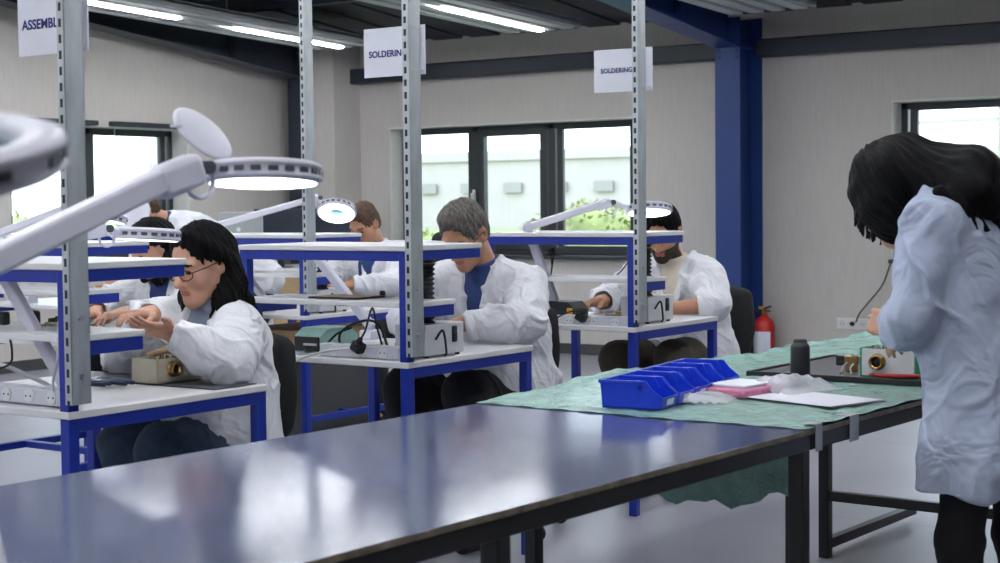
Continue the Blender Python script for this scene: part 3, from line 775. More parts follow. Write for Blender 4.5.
def bl_lamp(key, label, head, normal, joint, elbow, base=(-.50, .085), lit=True, cover=None, R=.1):
    b = bpt(key, base[0], base[1], .7605 * BSZ.get(key, 1.0))
    return lamp(label, b, elbow, joint, head, normal, lit, cover, R, .034)
bl_lamp((1, 1), 'white ring lamp on the nearest workbench, its head seen edge-on before the seated woman', (-3.461, 3.195, 1.194), (.02, .07, 1), (-3.474, 3.04, 1.213), (-3.60, 2.76, 1.165), base=(-.13, .10))
bl_lamp((2, 1), 'white ring lamp on the grey haired man\'s workbench, its head low behind the top shelf', (-3.56, 4.60, 1.122), (.02, .02, 1), (-3.69, 4.60, 1.120), (-4.17, 4.70, 1.105), base=(-.70, .66), lit=False)
bl_lamp((3, 1), 'white ring lamp with long arm over the bearded man\'s head', (-3.41, 6.03, 1.240), (-.12, .17, 1), (-3.53, 5.88, 1.272), (-3.77, 5.62, 1.17), base=(-.50, .16))
bl_lamp((3, 2), 'white ring lamp tilted towards the camera, lit beside the rear upright', (-5.285, 6.16, 1.245), (-.35, .55, 1), (-5.42, 6.16, 1.312), (-5.72, 5.70, 1.17), base=(-.42, .12))
bl_lamp((2, 2), 'lit white ring lamp behind the nearest upright, in front of the left window', (-4.97, 4.36, 1.243), (.15, .22, 1), (-5.12, 4.30, 1.27), (-5.40, 4.18, 1.17), base=(-.30, .10))
bl_lamp((3, 3), 'white ring lamp with round cover raised before the bent brown haired man', (-6.38, 5.90, 1.20), (.1, .15, 1), (-6.52, 5.80, 1.24), (-6.95, 5.66, 1.17), base=(-.45, .10), lit=False,
        cover=((-6.20, 5.62, 1.255), (.60, -.72, .35), .10))

# ------------------------------------------------------------------ the two long tables in front
def long_table(label, org, y0, y1, top_mat, legs, bars):
    t = thing('long_table', label, 'table', (*org, 0), -.042, 'black framed long tables')
    W = .95
    m_ = MB(); m_.m(top_mat); m_.box((-W, y0, .728), (0, y1, .74), .001); part('tabletop', m_, t)
    m_ = MB(); m_.m(tbl_edge_m); m_.box((0, y0, .728), (.002, y1, .7395)); m_.box((-W - .002, y0, .728), (-W, y1, .7395)); m_.box((-W, y0 - .002, .728), (0, y0, .7395)); part('edge_band', m_, t)
    m_ = MB(); m_.m(tbl_steel_m)
    m_.box((-.04, y0, .69), (-.001, y1, .7275), .003); m_.box((-W + .001, y0, .69), (-W + .04, y1, .7275), .003)
    for y in (y0, y1 - .04): m_.box((-W + .04, y, .69), (-.04, y + .04, .7275), .003)
    part('frame', m_, t)
    for (x, y) in legs:
        m_ = MB(); m_.m(tbl_steel_m); m_.box((x, y, 0), (x + .038, y + .038, .692), .003); part('leg', m_, t)
    for (lo, hi) in bars:
        m_ = MB(); m_.m(tbl_steel_m); m_.box(lo, hi, .003); part('stretcher', m_, t)
    return t
TX, TY = -1.520, 3.442
long_table('long table with a glossy blue top and black steel frame in the foreground', (TX, TY), -2.16, -.002, tabletop_m,
           [(-.039, -.042), (-.039, -1.20), (-.948, -.042), (-.948, -1.20), (-.039, -2.155), (-.948, -2.155)], [])
long_table('long black framed table covered with mint bubble wrap', (TX, TY), .002, 2.62, tabletop_m,
           [(-.86, 1.80), (-.13, 1.80), (-.13, .12), (-.92, .12)],
           [((-.83, 1.805, .205), (-.12, 1.835, .24)), ((-.86, 1.835, .03), (-.825, 2.60, .065)), ((-.13, 1.835, .03), (-.095, 2.60, .065))])

TROT = Matrix.Rotation(-.042, 4, 'Z')
def tp(x, y, z=0): return Matrix.Translation((TX, TY, 0)) @ TROT @ V(x, y, z)

def bubble_sheet():
    t = thing('bubble_wrap_sheet', 'crinkled mint green bubble wrap sheet taped over the rear long table', 'bubble wrap', (TX, TY, .7402), -.042)
    nx, ny = 70, 190; rnd = np.random.default_rng(4)
    mb = MB(); mb.m(bubble_m); bm = mb.bm
    def wob(u, s): return .5 * math.sin(u * 7.1 + s) + .3 * math.sin(u * 17.3 + 2 * s) + .2 * math.sin(u * 41 + 3 * s)
    grid = []
    for j in range(ny + 1):
        v = j / ny; row = []
        for i in range(nx + 1):
            u = i / nx
            x = -.97 + .971 * u + (.012 * wob(v * 3, 1.0) if i == 0 else 0) + (.002 * wob(v * 3, 2.2) if i == nx else 0)
            y = -.045 + .02 * u + .012 * wob(u, .4) * (1 - v) + (2.68 - .0) * v
            z = .0022 + .0022 * (1 + math.sin(x * 23 + 3 * math.sin(y * 9))) * (.5 + .5 * math.sin(y * 13 + x * 5)) + .0016 * (1 + math.sin(x * 61 + y * 37))
            z += .012 * max(0, math.sin(x * 7 + y * 3.1)) ** 3 * (1 if x < -.62 else .15) * min(1, max(0, y * 3))
            dx = x + .95
            if u < .03: z += .015 * (.5 + .5 * wob(v * 4, .7)) * min(1, max(0, y * 3))
            if y < .02: z = .0012 + .0012 * (1 + math.sin(x * 61))
            row.append(bm.verts.new((x, y, z)))
        grid.append(row)
    fs = []
    for j in range(ny):
        for i in range(nx): fs.append(bm.faces.new((grid[j][i], grid[j][i + 1], grid[j + 1][i + 1], grid[j + 1][i])))
    mb._tag(fs, True); part('sheet', mb, t)
    # the torn flap hanging below the joint between the tables
    mb = MB(); mb.m(bubble_m); bm = mb.bm; g = []
    for j in range(9):
        row = []
        for i in range(31):
            u = i / 30; dep = .185 + .03 * wob(u * 1.5, .3) + .02 * math.sin(u * 5)
            x = -.78 + .74 * u; z = -.02 - (dep * j / 8)
            row.append(bm.verts.new((x, .046 + .006 * math.sin(u * 22) + .012 * math.sin(j * .5 + u * 4), z)))
        g.append(row)
    fs = [bm.faces.new((g[j][i], g[j][i + 1], g[j + 1][i + 1], g[j + 1][i])) for j in range(8) for i in range(30)]
    mb._tag(fs, True); o = part('hanging_flap', mb, t); md = o.modifiers.new('t', 'SOLIDIFY'); md.thickness = .002
    for (a, b) in ((.015, .05), (.20, .25)):
        m_ = MB(); m_.m(tape_m); m_.box((-.03, a, .0075), (.0045, b, .0085)); m_.box((.0030, a, -.055), (.0045, b, .0085)); part('tape_strip', m_, t)
    return t
bubble_sheet()

# ------------------------------------------------------------------ things on the tables
Z = .7465                                              # top of the bubble wrap
def bin_box(label, y0, w=.113):
    t = thing('storage_bin', label, 'bin', V(-2.118 - .13 * y0, 3.497 + .99 * y0, Z), .13, 'blue open-front parts bins')
    D, H = .17, .072; th = .004; m_ = MB(); m_.m(bin_m)
    m_.box((0, 0, 0), (D * .93, w, th))
    side = [(0, 0), (D * .93, 0), (D * .97, .030), (D * .80, H * .70), (D * .70, H), (-.006, H)]
    for a in (0, w - th): m_.prism(side, 1, a, a + th, .0008)
    m_.prism([(0, 0), (th, 0), (th - .006, H), (-.006, H)], 1, 0, w)
    m_.prism([(D * .93 - th, 0), (D * .93, 0), (D * .97, .030), (D * .97 - th, .030)], 1, 0, w)
    for a in (-.004, w - .002): m_.prism([(-.008, H - .008), (D * .66, H - .008), (D * .68, H), (-.008, H)], 1, a, a + .006, .001)
    m_.box((-.010, -.003, H - .009), (.002, w + .003, H), .001)
    m_.prism([(D * .60, H * .62), (D * .68, H * .62), (D * .60, H), (D * .52, H)], 1, 0, .012)
    m_.prism([(D * .60, H * .62), (D * .68, H * .62), (D * .60, H), (D * .52, H)], 1, w - .012, w)
    part('tray', m_, t)
    m_ = MB(); m_.m(label_m); m_.obox((D * .953 + .0008, w * .52, .016), (.0012, .046, .016), Matrix.Rotation(.22, 3, 'Y')); part('label', m_, t)
    return t
for i, lb in enumerate(('nearest of the five blue parts bins, its long side facing the camera', 'second blue parts bin from the blue table', 'middle one of the five blue parts bins',
                        'fourth blue parts bin from the blue table', 'rearmost blue parts bin, beside the small red tube')):
    bin_box(lb, i * .120)

def at(x, y, z=Z): return V(x, y, z)
# black bottle
m_ = thing('bottle', 'black cylindrical bottle standing beside the dark tray', 'bottle', at(-1.872, 4.165))
k = MB(); k.m(black_m); k.lathe([(0, 0), (.025, 0), (.0275, .003), (.0275, .112), (.026, .118), (.020, .126)]); part('body', k, m_)
k = MB(); k.m(rubber_m); k.lathe([(.020, .124), (.0195, .131), (.016, .134), (0, .1345)]); part('cap', k, m_)
# paper
k = MB(); k.m(paper_m); k.prism([(-.148, -.105), (.145, -.105), (.148, .105), (-.145, .105)], 2, 0, .0012)
solo('paper_sheet', k, 'white paper sheet lying on the bubble wrap before the bottle', 'paper', at(-1.722, 3.905, Z + .004), -.28)
k = MB(); k.m(black_m); k.prism([(-.148, -.105), (.148, -.105), (.148, .105), (-.148, .105)], 2, 0, .002)
solo('folder', k, 'thin black folder peeking out under the white paper sheet', 'folder', at(-1.712, 3.902, Z + .001), -.30)
# pink tray of foam + clear bag on it
t = thing('foam_tray', 'pink foam tray holding white parts beside the blue bins', 'tray', at(-1.953, 3.94), -.12)
k = MB(); k.m(pink_m); k.box((-.075, -.105, 0), (.085, .10, .022), .006); part('foam_block', k, t)
k = MB(); k.m(label_m); k.box((-.06, -.06, .022), (.06, .095, .030), .006); part('white_insert', k, t)
k = MB(); k.m(cloudp_m); bm = k.bm; g = []
for j in range(13):
    row = []
    for i in range(17):
        u, v = i / 16 - .5, j / 12 - .5
        row.append(bm.verts.new((u * .20, v * .22, .006 + .034 * max(0, (1 - (2 * u) ** 4) * (1 - (2 * v) ** 4)) + .007 * math.sin(u * 31 + v * 17) * (1 - (2 * u) ** 2))))
    g.append(row)
fs = [bm.faces.new((g[j][i], g[j][i + 1], g[j + 1][i + 1], g[j + 1][i])) for j in range(12) for i in range(16)]
k._tag(fs, True)
solo('plastic_bag', k, 'clear plastic bag of parts between the pink tray and the bottle', 'bag', at(-1.86, 4.06, Z), -.25)
k = MB(); k.m(cloudp_m); k.mats; bm = k.bm; g = []
for j in range(11):
    row = []
    for i in range(15):
        u, v = i / 14 - .5, j / 10 - .5
        row.append(bm.verts.new((u * .17, v * .15, .004 + .014 * max(0, (1 - (2 * u) ** 4) * (1 - (2 * v) ** 4)) + .005 * math.sin(u * 41 + v * 27) * (1 - (2 * u) ** 2))))
    g.append(row)
fs = [bm.faces.new((g[j][i], g[j][i + 1], g[j + 1][i + 1], g[j + 1][i])) for j in range(10) for i in range(14)]
k._tag(fs, True)
solo('plastic_bag', k, 'crumpled clear plastic bag lying in front of the pink tray', 'bag', at(-1.965, 3.745, Z), .3)
# small red tube
t = thing('glue_tube', 'small white tube with red cap behind the rear blue bin', 'tube', at(-1.945, 4.13), .4)
k = MB(); k.m(label_m); k.cyl((0, 0, .014), (.045, -.01, .014), .012, .010); part('body', k, t)
k = MB(); k.m(red_m); k.cyl((-.022, .005, .015), (0, 0, .014), .014, n=12); part('cap', k, t)
# dark tray
t = thing('work_tray', 'large dark tray with raised black rim on the bubble wrap', 'tray', at(-1.835, 4.64), -.02)
k = MB(); k.m(dark_lam_m); k.box((-.28, -.30, 0), (.28, .30, .010), .002); part('base', k, t)
k = MB(); k.m(rubber_m)
for lo, hi in (((-.285, -.305, 0), (.285, -.293, .016)), ((-.285, .293, 0), (.285, .305, .016)), ((-.285, -.293, 0), (-.273, .293, .016)), ((.273, -.293, 0), (.285, .293, .016))): k.box(lo, hi, .002)
part('rim', k, t)
ZT = Z + .0105
# radio unit with brass connector
t = thing('radio_unit', 'mint and white electronic unit with brass connector on the dark tray', 'electronic device', at(-1.71, 4.47, ZT))
k = MB(); k.m(greyp_m); k.box((-.079, -.060, .004), (.079, -.056, .082), .001); part('front_panel', k, t)
k = MB(); k.m(green_m)
for lo, hi in (((-.086, -.058, 0), (-.079, .07, .085)), ((.079, -.058, 0), (.086, .07, .085)), ((-.086, .064, 0), (.086, .07, .08)), ((-.086, -.058, 0), (.086, .07, .004))): k.box(lo, hi, .0015)
part('case', k, t)
k = MB(); k.m(ins_m); k.box((-.076, -.052, .06), (.076, .06, .070)); rnd = random.Random(5)
for i in range(26):
    x, y = rnd.uniform(-.07, .065), rnd.uniform(-.05, .05); s = rnd.uniform(.004, .010); k.box((x, y, .068), (x + s, y + s, .072 + rnd.uniform(.004, .016)), .001)
k.m(steel_m)
for i in range(3): k.tube([(-.02 + i * .02, -.02, .07), (-.025 + i * .02, -.03, .098 - i * .006)], .002, 6)
part('circuit_board', k, t)
k = MB(); k.m(brass_m); Mx = Matrix.Translation((-.030, -.060, .045)) @ Matrix.Rotation(PI / 2, 4, 'X')
k.lathe([(0, 0), (.024, 0), (.024, .004), (.019, .005), (.019, .016), (.021, .017), (.021, .021), (.016, .021), (.015, .008), (0, .008)], Mx, 28); k.m(rubber_m); k.lathe([(0, .009), (.0148, .009), (.0148, .012), (0, .012)], Mx, 20); part('connector', k, t)
# small black adapter and a bunch of keys
t = thing('adapter_box', 'small black adapter box lying beside the brass keys', 'adapter', at(-1.955, 4.70, ZT), .1)
k = MB(); k.m(black_m); k.box((-.03, -.02, 0), (.03, .02, .03), .003); part('body', k, t)
t = thing('connector_bundle', 'brass fitting with two metal leads in front of the mint unit', 'connector', at(-1.865, 4.52, ZT), .1)
k = MB(); k.m(brass_m); k.box((-.02, -.012, .022), (.022, .014, .048), .003); k.box((-.017, -.01, 0), (.018, .012, .023), .003); part('body', k, t)
k = MB(); k.m(steel_m); k.curve([(-.01, -.01, .028), (-.02, -.03, .016), (-.012, -.06, .003), (-.010, -.085, .003)], .0025, 6); k.curve([(.008, -.01, .025), (.006, -.035, .014), (.016, -.06, .003), (.020, -.09, .003)], .0025, 6); part('lead', k, t)
t = thing('tweezers', 'red handled tweezers lying before the mint electronic unit', 'tweezers', at(-1.69, 4.39, ZT + .006), .05)
k = MB(); k.m(red_m); k.tube([(-.05, -.006, .002), (.08, 0, .004)], [.004, .006], 8); k.tube([(-.05, .008, .002), (.08, .004, .004)], [.004, .006], 8); k.lathe([(.007, -.003), (.012, 0), (.007, .003), (.007, -.003)], Matrix.Translation((-.058, 0, .004)), 16); part('handle', k, t)

# ------------------------------------------------------------------ office chairs
CG = 'black swivel office chairs'
def make_chair(label, loc, rz, star=.3):
    """faces local -y"""
    t = thing('office_chair', label, 'chair', loc, rz, CG)
    k = MB(); k.m(black_m)
    for i in range(5):
        a = 2 * PI * i / 5 + star; d = V(math.cos(a), math.sin(a), 0)
        k.tube([d * .03 + V(0, 0, .10), d * .17 + V(0, 0, .085), d * .30 + V(0, 0, .065)], [.026, .022, .016], 10)
    k.cyl((0, 0, .07), (0, 0, .14), .034); bs = part('star_base', k, t)
    for i in range(5):
        a = 2 * PI * i / 5 + star; d = V(math.cos(a), math.sin(a), 0); s = V(-math.sin(a), math.cos(a), 0); k = MB(); k.m(rubber_m)
        for q in (-.018, .018): k.cyl(d * .30 + s * (q - .009) + V(0, 0, .028), d * .30 + s * (q + .009) + V(0, 0, .028), .027, n=16)
        k.cyl(d * .30 + V(0, 0, .03), d * .30 + V(0, 0, .065), .008); part('caster', k, t)
    k = MB(); k.m(black_m); k.cyl((0, 0, .13), (0, 0, .30), .026); k.cyl((0, 0, .28), (0, 0, .42), .016); part('gas_column', k, t)
    f = SDF(); f.ell((0, -.0, .455), (.235, .235, .045)); f.box((0, 0, .45), (.17, .17, .018), .04, .03); part('seat', f.mesh('seat', .016, fabric_black_m), t)
    f = SDF(); f.box((0, .235, .70), (.12, .006, .12), .035, .03, R=Matrix.Rotation(-.10, 3, 'X')); f.ell((0, .238, .69), (.18, .038, .19), .05); part('backrest', f.mesh('backrest', .016, fabric_black_m), t)
    k = MB(); k.m(black_m); k.tube(smooth_path([(0, .06, .41), (0, .20, .415), (0, .275, .50), (0, .268, .68)]), .018, 10); part('back_bracket', k, t)
    k = MB(); k.m(black_m); k.tube(smooth_path([(-.05, .05, .41), (-.14, .06, .40), (-.20, .07, .405)]), .006, 8); part('lever', k, t)
    return t

# ------------------------------------------------------------------ people
def unit(v): v = np.array(v, float); return v / np.linalg.norm(v)
def basis(fwd, up=(0, 0, 1)):
    f = unit(fwd); r = unit(np.cross(f, np.array(up, float))); u = np.cross(r, f); return np.stack([r, f, u], 1)   # columns right, forward, up
def add_hand(F, wrist, d, n, thumb, curl, s=1.0, tcurl=.5, spread=.1):
    """palm, four separate unequal fingers and a thumb; d: towards the fingertips, n: out of the palm, thumb: towards the thumb side"""
    w = npv(wrist); d = unit(d); n = np.array(n, float); n = unit(n - d * (n @ d)); t = np.cross(d, n)
    if t @ np.array(thumb, float) < 0: t = -t
    R = np.stack([t, d, n], 1)
    pc = w + d * .052 * s; F.box(pc, (.030 * s, .036 * s, .006 * s), .008 * s, .012, R=R); F.cone(w, w + d * .03 * s, .022 * s, .022 * s, .02)
    L = (.072, .080, .074, .058)
    for i in range(4):
        off = (.030 - .020 * i) * s; b = w + d * (.088 - .004 * abs(i - 1.2)) * s + t * off; a = curl * (.8 + .1 * i); sp = spread * (1.2 - i * .8) * .5
        p = b; dirn = d * math.cos(0) + t * sp; rr = (.0088, .0080, .0074, .0066) if i < 3 else (.0076, .0070, .0065, .0058)
        ang = 0; base_d = unit(dirn); pts = [b - base_d * .012]
        for q, fr in enumerate((.45, .32, .23)):
            ang += a * (.55, .8, .5)[q]; v = base_d * math.cos(ang) + n * math.sin(ang); p = p + v * L[i] * fr * s; pts.append(p)
        F.chain(pts, [r_ * s for r_ in rr], .004)
    b = w + d * .022 * s + t * .026 * s; v1 = unit(t * .75 + d * .65 + n * .3); v2 = unit(t * (.35 - .4 * tcurl) + d * .85 + n * (.2 + .7 * tcurl))
    F.chain([b, b + v1 * .038 * s, b + v1 * .038 * s + v2 * .034 * s, b + v1 * .038 * s + v2 * .058 * s], [.0125 * s, .0105 * s, .0092 * s, .0075 * s], .008)
def add_head(F, c, R, s=1.0, beard=False):
    P = lambda x, y, z: c + R @ (np.array((x, y, z)) * s)
    F.ell(P(0, -.012, .036), np.array((.076, .097, .084)) * s, .02, R=R)
    F.ell(P(0, .022, -.035), np.array((.060, .068, .080)) * s, .03, R=R)
    F.sph(P(0, .074, -.098), .022 * s, .03)
    for q in (-1, 1):
        F.cone(P(q * .050, .005, -.05), P(q * .013, .07, -.096), .017 * s, .016 * s, .03); F.sph(P(q * .040, .058, -.026), .026 * s, .025)
        F.cone(P(q * .016, .083, .026), P(q * .044, .072, .026), .012 * s, .011 * s, .015); F.sph(P(q * .032, .102, .004), .015 * s, .012, 's')
        F.sph(P(q * .032, .076, .003), .0135 * s, .005); F.sph(P(q * .012, .101, -.034), .009 * s, .008)
        F.ell(P(q * .078, -.010, -.006), np.array((.011, .021, .033)) * s, .010, R=R @ basis((q * -.25, 1, .15)))
        F.sph(P(q * .086, -.004, -.004), .010 * s, .006, 's')
    F.cone(P(0, .090, .012), P(0, .116, -.028), .009 * s, .0115 * s, .012); F.ell(P(0, .084, -.062), np.array((.026, .014, .020)) * s, .012, R=R)
    F.ell(P(0, .093, -.057), np.array((.021, .007, .006)) * s, .008, R=R); F.ell(P(0, .091, -.067), np.array((.018, .007, .006)) * s, .008, R=R)
    F.cone(P(0, .12, -.0622), P(0, .100, -.0622), .0022 * s, .0022 * s, .004, 's')
def head_local(c, R, s):
    return lambda Q: (Q - c) @ R / s
def noise3(P, f, seed=0.0):
    x, y, z = P[:, 0] * f + seed, P[:, 1] * f + 1.7 * seed, P[:, 2] * f - seed
    return (np.sin(x + 2.1 * np.sin(.7 * y + z)) + np.sin(1.3 * y + 1.7 * np.sin(.9 * z + x) + 2) + np.sin(1.1 * z + 1.9 * np.sin(.8 * x + y) + 4)) / 3
def cloth_warp(amp, seed, waist=None):
    """soft buckles plus narrow creases; below the waist long hanging folds"""
    def w(P):
        Q = P * np.array((1, 1, .75)); a = noise3(Q, 11, seed); n1 = noise3(Q + .012 * np.stack([noise3(P, 25, 1), noise3(P, 25, 2), noise3(P, 25, 3)], 1), 15, seed + 3); n2 = noise3(Q, 30, seed + 9)
        out = amp * (.45 * a + 1.0 * np.exp(-(n1 / .13) ** 2) * (.4 + .6 * np.clip(noise3(P, 8, seed + 5) + .5, 0, 1)) + .5 * np.exp(-(n2 / .12) ** 2) * np.clip(noise3(P, 9, seed + 7) + .4, 0, 1) - .35)
        if waist is not None:
            g = np.clip((waist - P[:, 2]) / .25, 0, 1); h = np.sin(30 * P[:, 0] + 27 * P[:, 1] + 2.2 * np.sin(4 * P[:, 2] + 1)); out = out * (1 - .75 * g) + amp * .9 * g * h * (.4 + .6 * g)
        return out
    return w
def hair_warp(c, R, s, amp, k=46):
    inv = head_local(c, R, s)
    def w(P):
        L = inv(P); a = np.arctan2(L[:, 0], L[:, 1] + .02)
        return amp * (np.sin(a * k + 3 * noise3(P, 18)) * .6 + np.sin(a * k * .43 + 5 * noise3(P, 9, 2)) * .8 + .5 * noise3(P, 60, 1))
    return w

def person(label, J, skin, coat, shirt, trousers, hair_fn, hair_mat, head_s=.97, res=.005, fold=.013, glasses=False, beard=False, brows=None, seated=True, hands=None, shoes=True, sleeve_cut=(.02, .02), skirt=None, girth=1.0, vw=.040, tw=1.0, slv=1.0, group='people in white lab coats', coat_long=None, strap=None, lips=True, nails=False):
    J = {k: npv(v) for k, v in J.items()}
    HC, NB, PV = J['HC'], J['NB'], J['PV']; R = basis(J['fwd']); s = head_s
    tu = unit(NB - PV); tf = unit(J['tf'] - tu * (J['tf'] @ tu)); tr = np.cross(tf, tu); T = np.stack([tr, tf, tu], 1)     # torso frame: right, front, up
    tp_ = lambda x, y, z: NB + T @ np.array((x, y, z), float)
    TL = np.linalg.norm(NB - PV)
    SL, SR = J['SL'], J['SR']; HL, HR = J['HL'], J['HR']
    # --- body: one continuous skin
    F = SDF(); P = lambda x, y, z: HC + R @ (np.array((x, y, z)) * s)
    for a, b in ((HL, tp_(-.07, 0, -.16)), (HR, tp_(.07, 0, -.16))): F.cone(a, b, .09, .070, .04)
    F.chain([SL, tp_(.07, -.02, -.06), tp_(-.07, -.02, -.06), SR] if (SL - SR) @ tr > 0 else [SL, tp_(-.07, -.02, -.06), tp_(.07, -.02, -.06), SR], [.038, .036, .036, .038], .02); F.cone(PV, tp_(0, 0, -.14), .09, .075, .04); F.cone(tp_(0, -.01, -.06), P(0, -.03, -.06), .054, .054, .03)
    add_head(F, HC, R, s)
    for S_, E_, W_ in ((SL, J['EL'], J['WL']), (SR, J['ER'], J['WR'])): F.chain([S_, E_, W_], [.048, .040, .027], .03)
    for H_, K_, A_ in ((HL, J['KL'], J['AL']), (HR, J['KR'], J['AR'])):
        F.chain([H_, K_, A_], [.080 * tw, .055 * tw, .042 * tw], .03 * tw); F.cone(A_ + np.array((0, 0, -.04)), A_ + J['tf'] * .12 + np.array((0, 0, -.06)), .038, .032, .03)
    for hd in (hands or []): add_hand(F, *hd[:5], **(hd[5] if len(hd) > 5 else {}))
    inv = head_local(HC, R, s); mats = [skin, lip_m, eyew_m, brows or hair_mat, beard_m, nail_m]
    zones = []
    if lips: zones.append((lambda Q: (np.abs(inv(Q)[:, 2] + .0615) < .0095 - .2 * np.maximum(np.abs(inv(Q)[:, 0]) - .008, 0)) & (np.abs(inv(Q)[:, 0]) < .021) & (np.abs(inv(Q)[:, 1] - .10) < .013), 1))
    zones.append((lambda Q: (((np.abs(inv(Q)[:, 0]) - .032) ** 2 + ((inv(Q)[:, 2] - .003) * 1.9) ** 2) < .0105 ** 2) & (inv(Q)[:, 1] > .06), 2))
    zones.append((lambda Q: (np.abs(inv(Q)[:, 2] - .027 + .10 * (np.abs(inv(Q)[:, 0]) - .032) ** 1) < .0036) & (np.abs(np.abs(inv(Q)[:, 0]) - .033) < .018) & (inv(Q)[:, 1] > .06), 3))
    if beard:
        def bz(Q):
            L = inv(Q); x, y, z = np.abs(L[:, 0]), L[:, 1], L[:, 2]
            return (z < -.030 - .25 * np.maximum(.075 - x, 0) * (y > .05)) & (z > -.135) & (y > -.005) & ~((np.abs(z + .0615) < .011) & (x < .021)) & ~((z > -.050) & (x < .030) & (y > .06) & (z > -.046))
        zones.insert(0, (bz, 4))
    me = F.mesh('person', res, mats, None, zones)
    me.transform(Matrix.Translation(-Vector((PV[0], PV[1], 0))))
    root = solo('person', me, label, 'person', (PV[0], PV[1], 0), 0, group)
    # --- shirt
    F = SDF()
    F.cone(tp_(-.075, .005, -.09), tp_(-.075, .005, -.30), .090 * girth, .092 * girth, .05); F.cone(tp_(.075, .005, -.09), tp_(.075, .005, -.30), .090 * girth, .092 * girth, .05); F.cone(tp_(-.09, -.0, -.055), tp_(.09, -.0, -.055), .052, .052, .05)
    F.ell(tp_(0, .032, -.16), np.array((.13, .098, .16)) * girth, .04, R=T); F.cone(tp_(0, -.005, -.05), NB + unit(HC - NB) * .05, .072, .066, .03)
    nu = unit(.25 * unit(HC - NB) + .75 * tu); cn = NB + unit(HC - NB) * .045
    F.func(lambda X, Y, Z: np.maximum(-((X - cn[0]) * nu[0] + (Y - cn[1]) * nu[1] + (Z - cn[2]) * nu[2] ) + .0, np.sqrt((X - cn[0]) ** 2 + (Y - cn[1]) ** 2 + (Z - cn[2]) ** 2) - .16), cn - .16, cn + .16, .004, 's')
    part('shirt', F.mesh('shirt', max(res, .006), shirt), root, world=True)
    # --- lab coat
    F = SDF()
    for q, S_, H_ in ((-1, SL, HL), (1, SR, HR)):
        F.chain([H_ + np.array((0, 0, .0)), tp_(q * .095, 0, -.27), tp_(q * .095, -.005, -.10)], [.135 * girth, .118 * girth, .112 * girth], .06)
        F.cone(tp_(q * .07, -.015, -.02), S_, .062, .070, .05)
    F.cone(PV, tp_(0, 0, -.12), .13 * girth, .118 * girth, .06)
    F.ell(tp_(0, -.035, -.17), np.array((.16, .10, .17)) * girth, .05, R=T)
    for S_, E_, W_, ct in ((SL, J['EL'], J['WL'], sleeve_cut[0]), (SR, J['ER'], J['WR'], sleeve_cut[1])):
        dv = unit(W_ - E_); e = W_ - dv * ct; m1 = S_ * .5 + E_ * .5; m2 = E_ * .5 + e * .5
        F.chain([S_, m1 + np.array((0, 0, -.004)), E_ - unit(S_ - E_) * .004, m2 + np.array((0, 0, -.006)), e], [.078, .074 * slv, .068 * slv, .064 * slv, .052], .035)
    for k_ in (skirt or []): F.chain(*k_)
    LAP = {}
    for q in (-1, 1):
        LAP[q] = [F.surf(tp_(x * q, y, -.06), tu, .16) + tu * .004 for x, y in ((0, -.070), (.050, -.055), (.078, -.012), (.072, .045))]
        LAP[q] += [F.surf(tp_(x * q, 0, z), tf, .25) + tf * .004 for x, z in ((.016 + vw * .80, -.11), (.014 + vw * .42, -.20), (.008, -.268))]
    ap = -.27                                                                      # V opening
    def vee(X, Y, Z):
        px, py, pz = X - NB[0], Y - NB[1], Z - NB[2]; a = px * tr[0] + py * tr[1] + pz * tr[2]; b = px * tf[0] + py * tf[1] + pz * tf[2]; c = px * tu[0] + py * tu[1] + pz * tu[2]
        wz = .004 + vw * np.clip((c - ap) / .24, 0, 1.1)
        return np.maximum(np.maximum(np.abs(a) - wz, -(b - .015)), np.maximum(ap - c, c - .2))
    F.func(vee, NB - .32, NB + .32, .006, 's'); F.cone(tp_(0, .0, -.03), tp_(0, .01, .12), .071, .082, .01, 's')
    for q in (-1, 1):                                                              # collar and lapels
        F.chain(LAP[q], [.013, .013, .013, .014, .020, .019, .009], .004)
    for S_, E_, W_, ct in ((SL, J['EL'], J['WL'], sleeve_cut[0]), (SR, J['ER'], J['WR'], sleeve_cut[1])):
        dv = unit(W_ - E_); e = W_ - dv * (ct - .012)
        F.func(lambda X, Y, Z, e=e, dv=dv: np.maximum(-((X - e[0]) * dv[0] + (Y - e[1]) * dv[1] + (Z - e[2]) * dv[2]), np.sqrt((X - e[0]) ** 2 + (Y - e[1]) ** 2 + (Z - e[2]) ** 2) - .085), e - .09, e + .09, .004, 's')
        F.cone(e - dv * .03, e + dv * .05, .040, .042, .004, 's')
    if coat_long is not None: coat_long(F)
    cm = F.mesh('lab_coat', max(res, .0055), coat, cloth_warp(fold, PV[0] * 7 + PV[1], None if coat_long is None else PV[2] + .15), (), 1)
    coat_bvh = BVHTree.FromPolygons([v.co.copy() for v in cm.vertices], [tuple(q.vertices) for q in cm.polygons]) if coat_long is not None else None
    ct_ = part('lab_coat', cm, root, world=True)
    # --- trousers and shoes
    F = SDF(); F.cone(HL, HR, .10, .10, .04)
    for H_, K_, A_ in ((HL, J['KL'], J['AL']), (HR, J['KR'], J['AR'])): F.chain([H_, H_ * .45 + K_ * .55, K_, K_ * .5 + A_ * .5, A_], [.105 * tw, .092 * tw, .082 * tw, .074 * tw, .066 * tw], .03 * tw)
    part('trousers', F.mesh('trousers', max(res, .007), trousers, cloth_warp(.005, 2.0)), root, world=True)
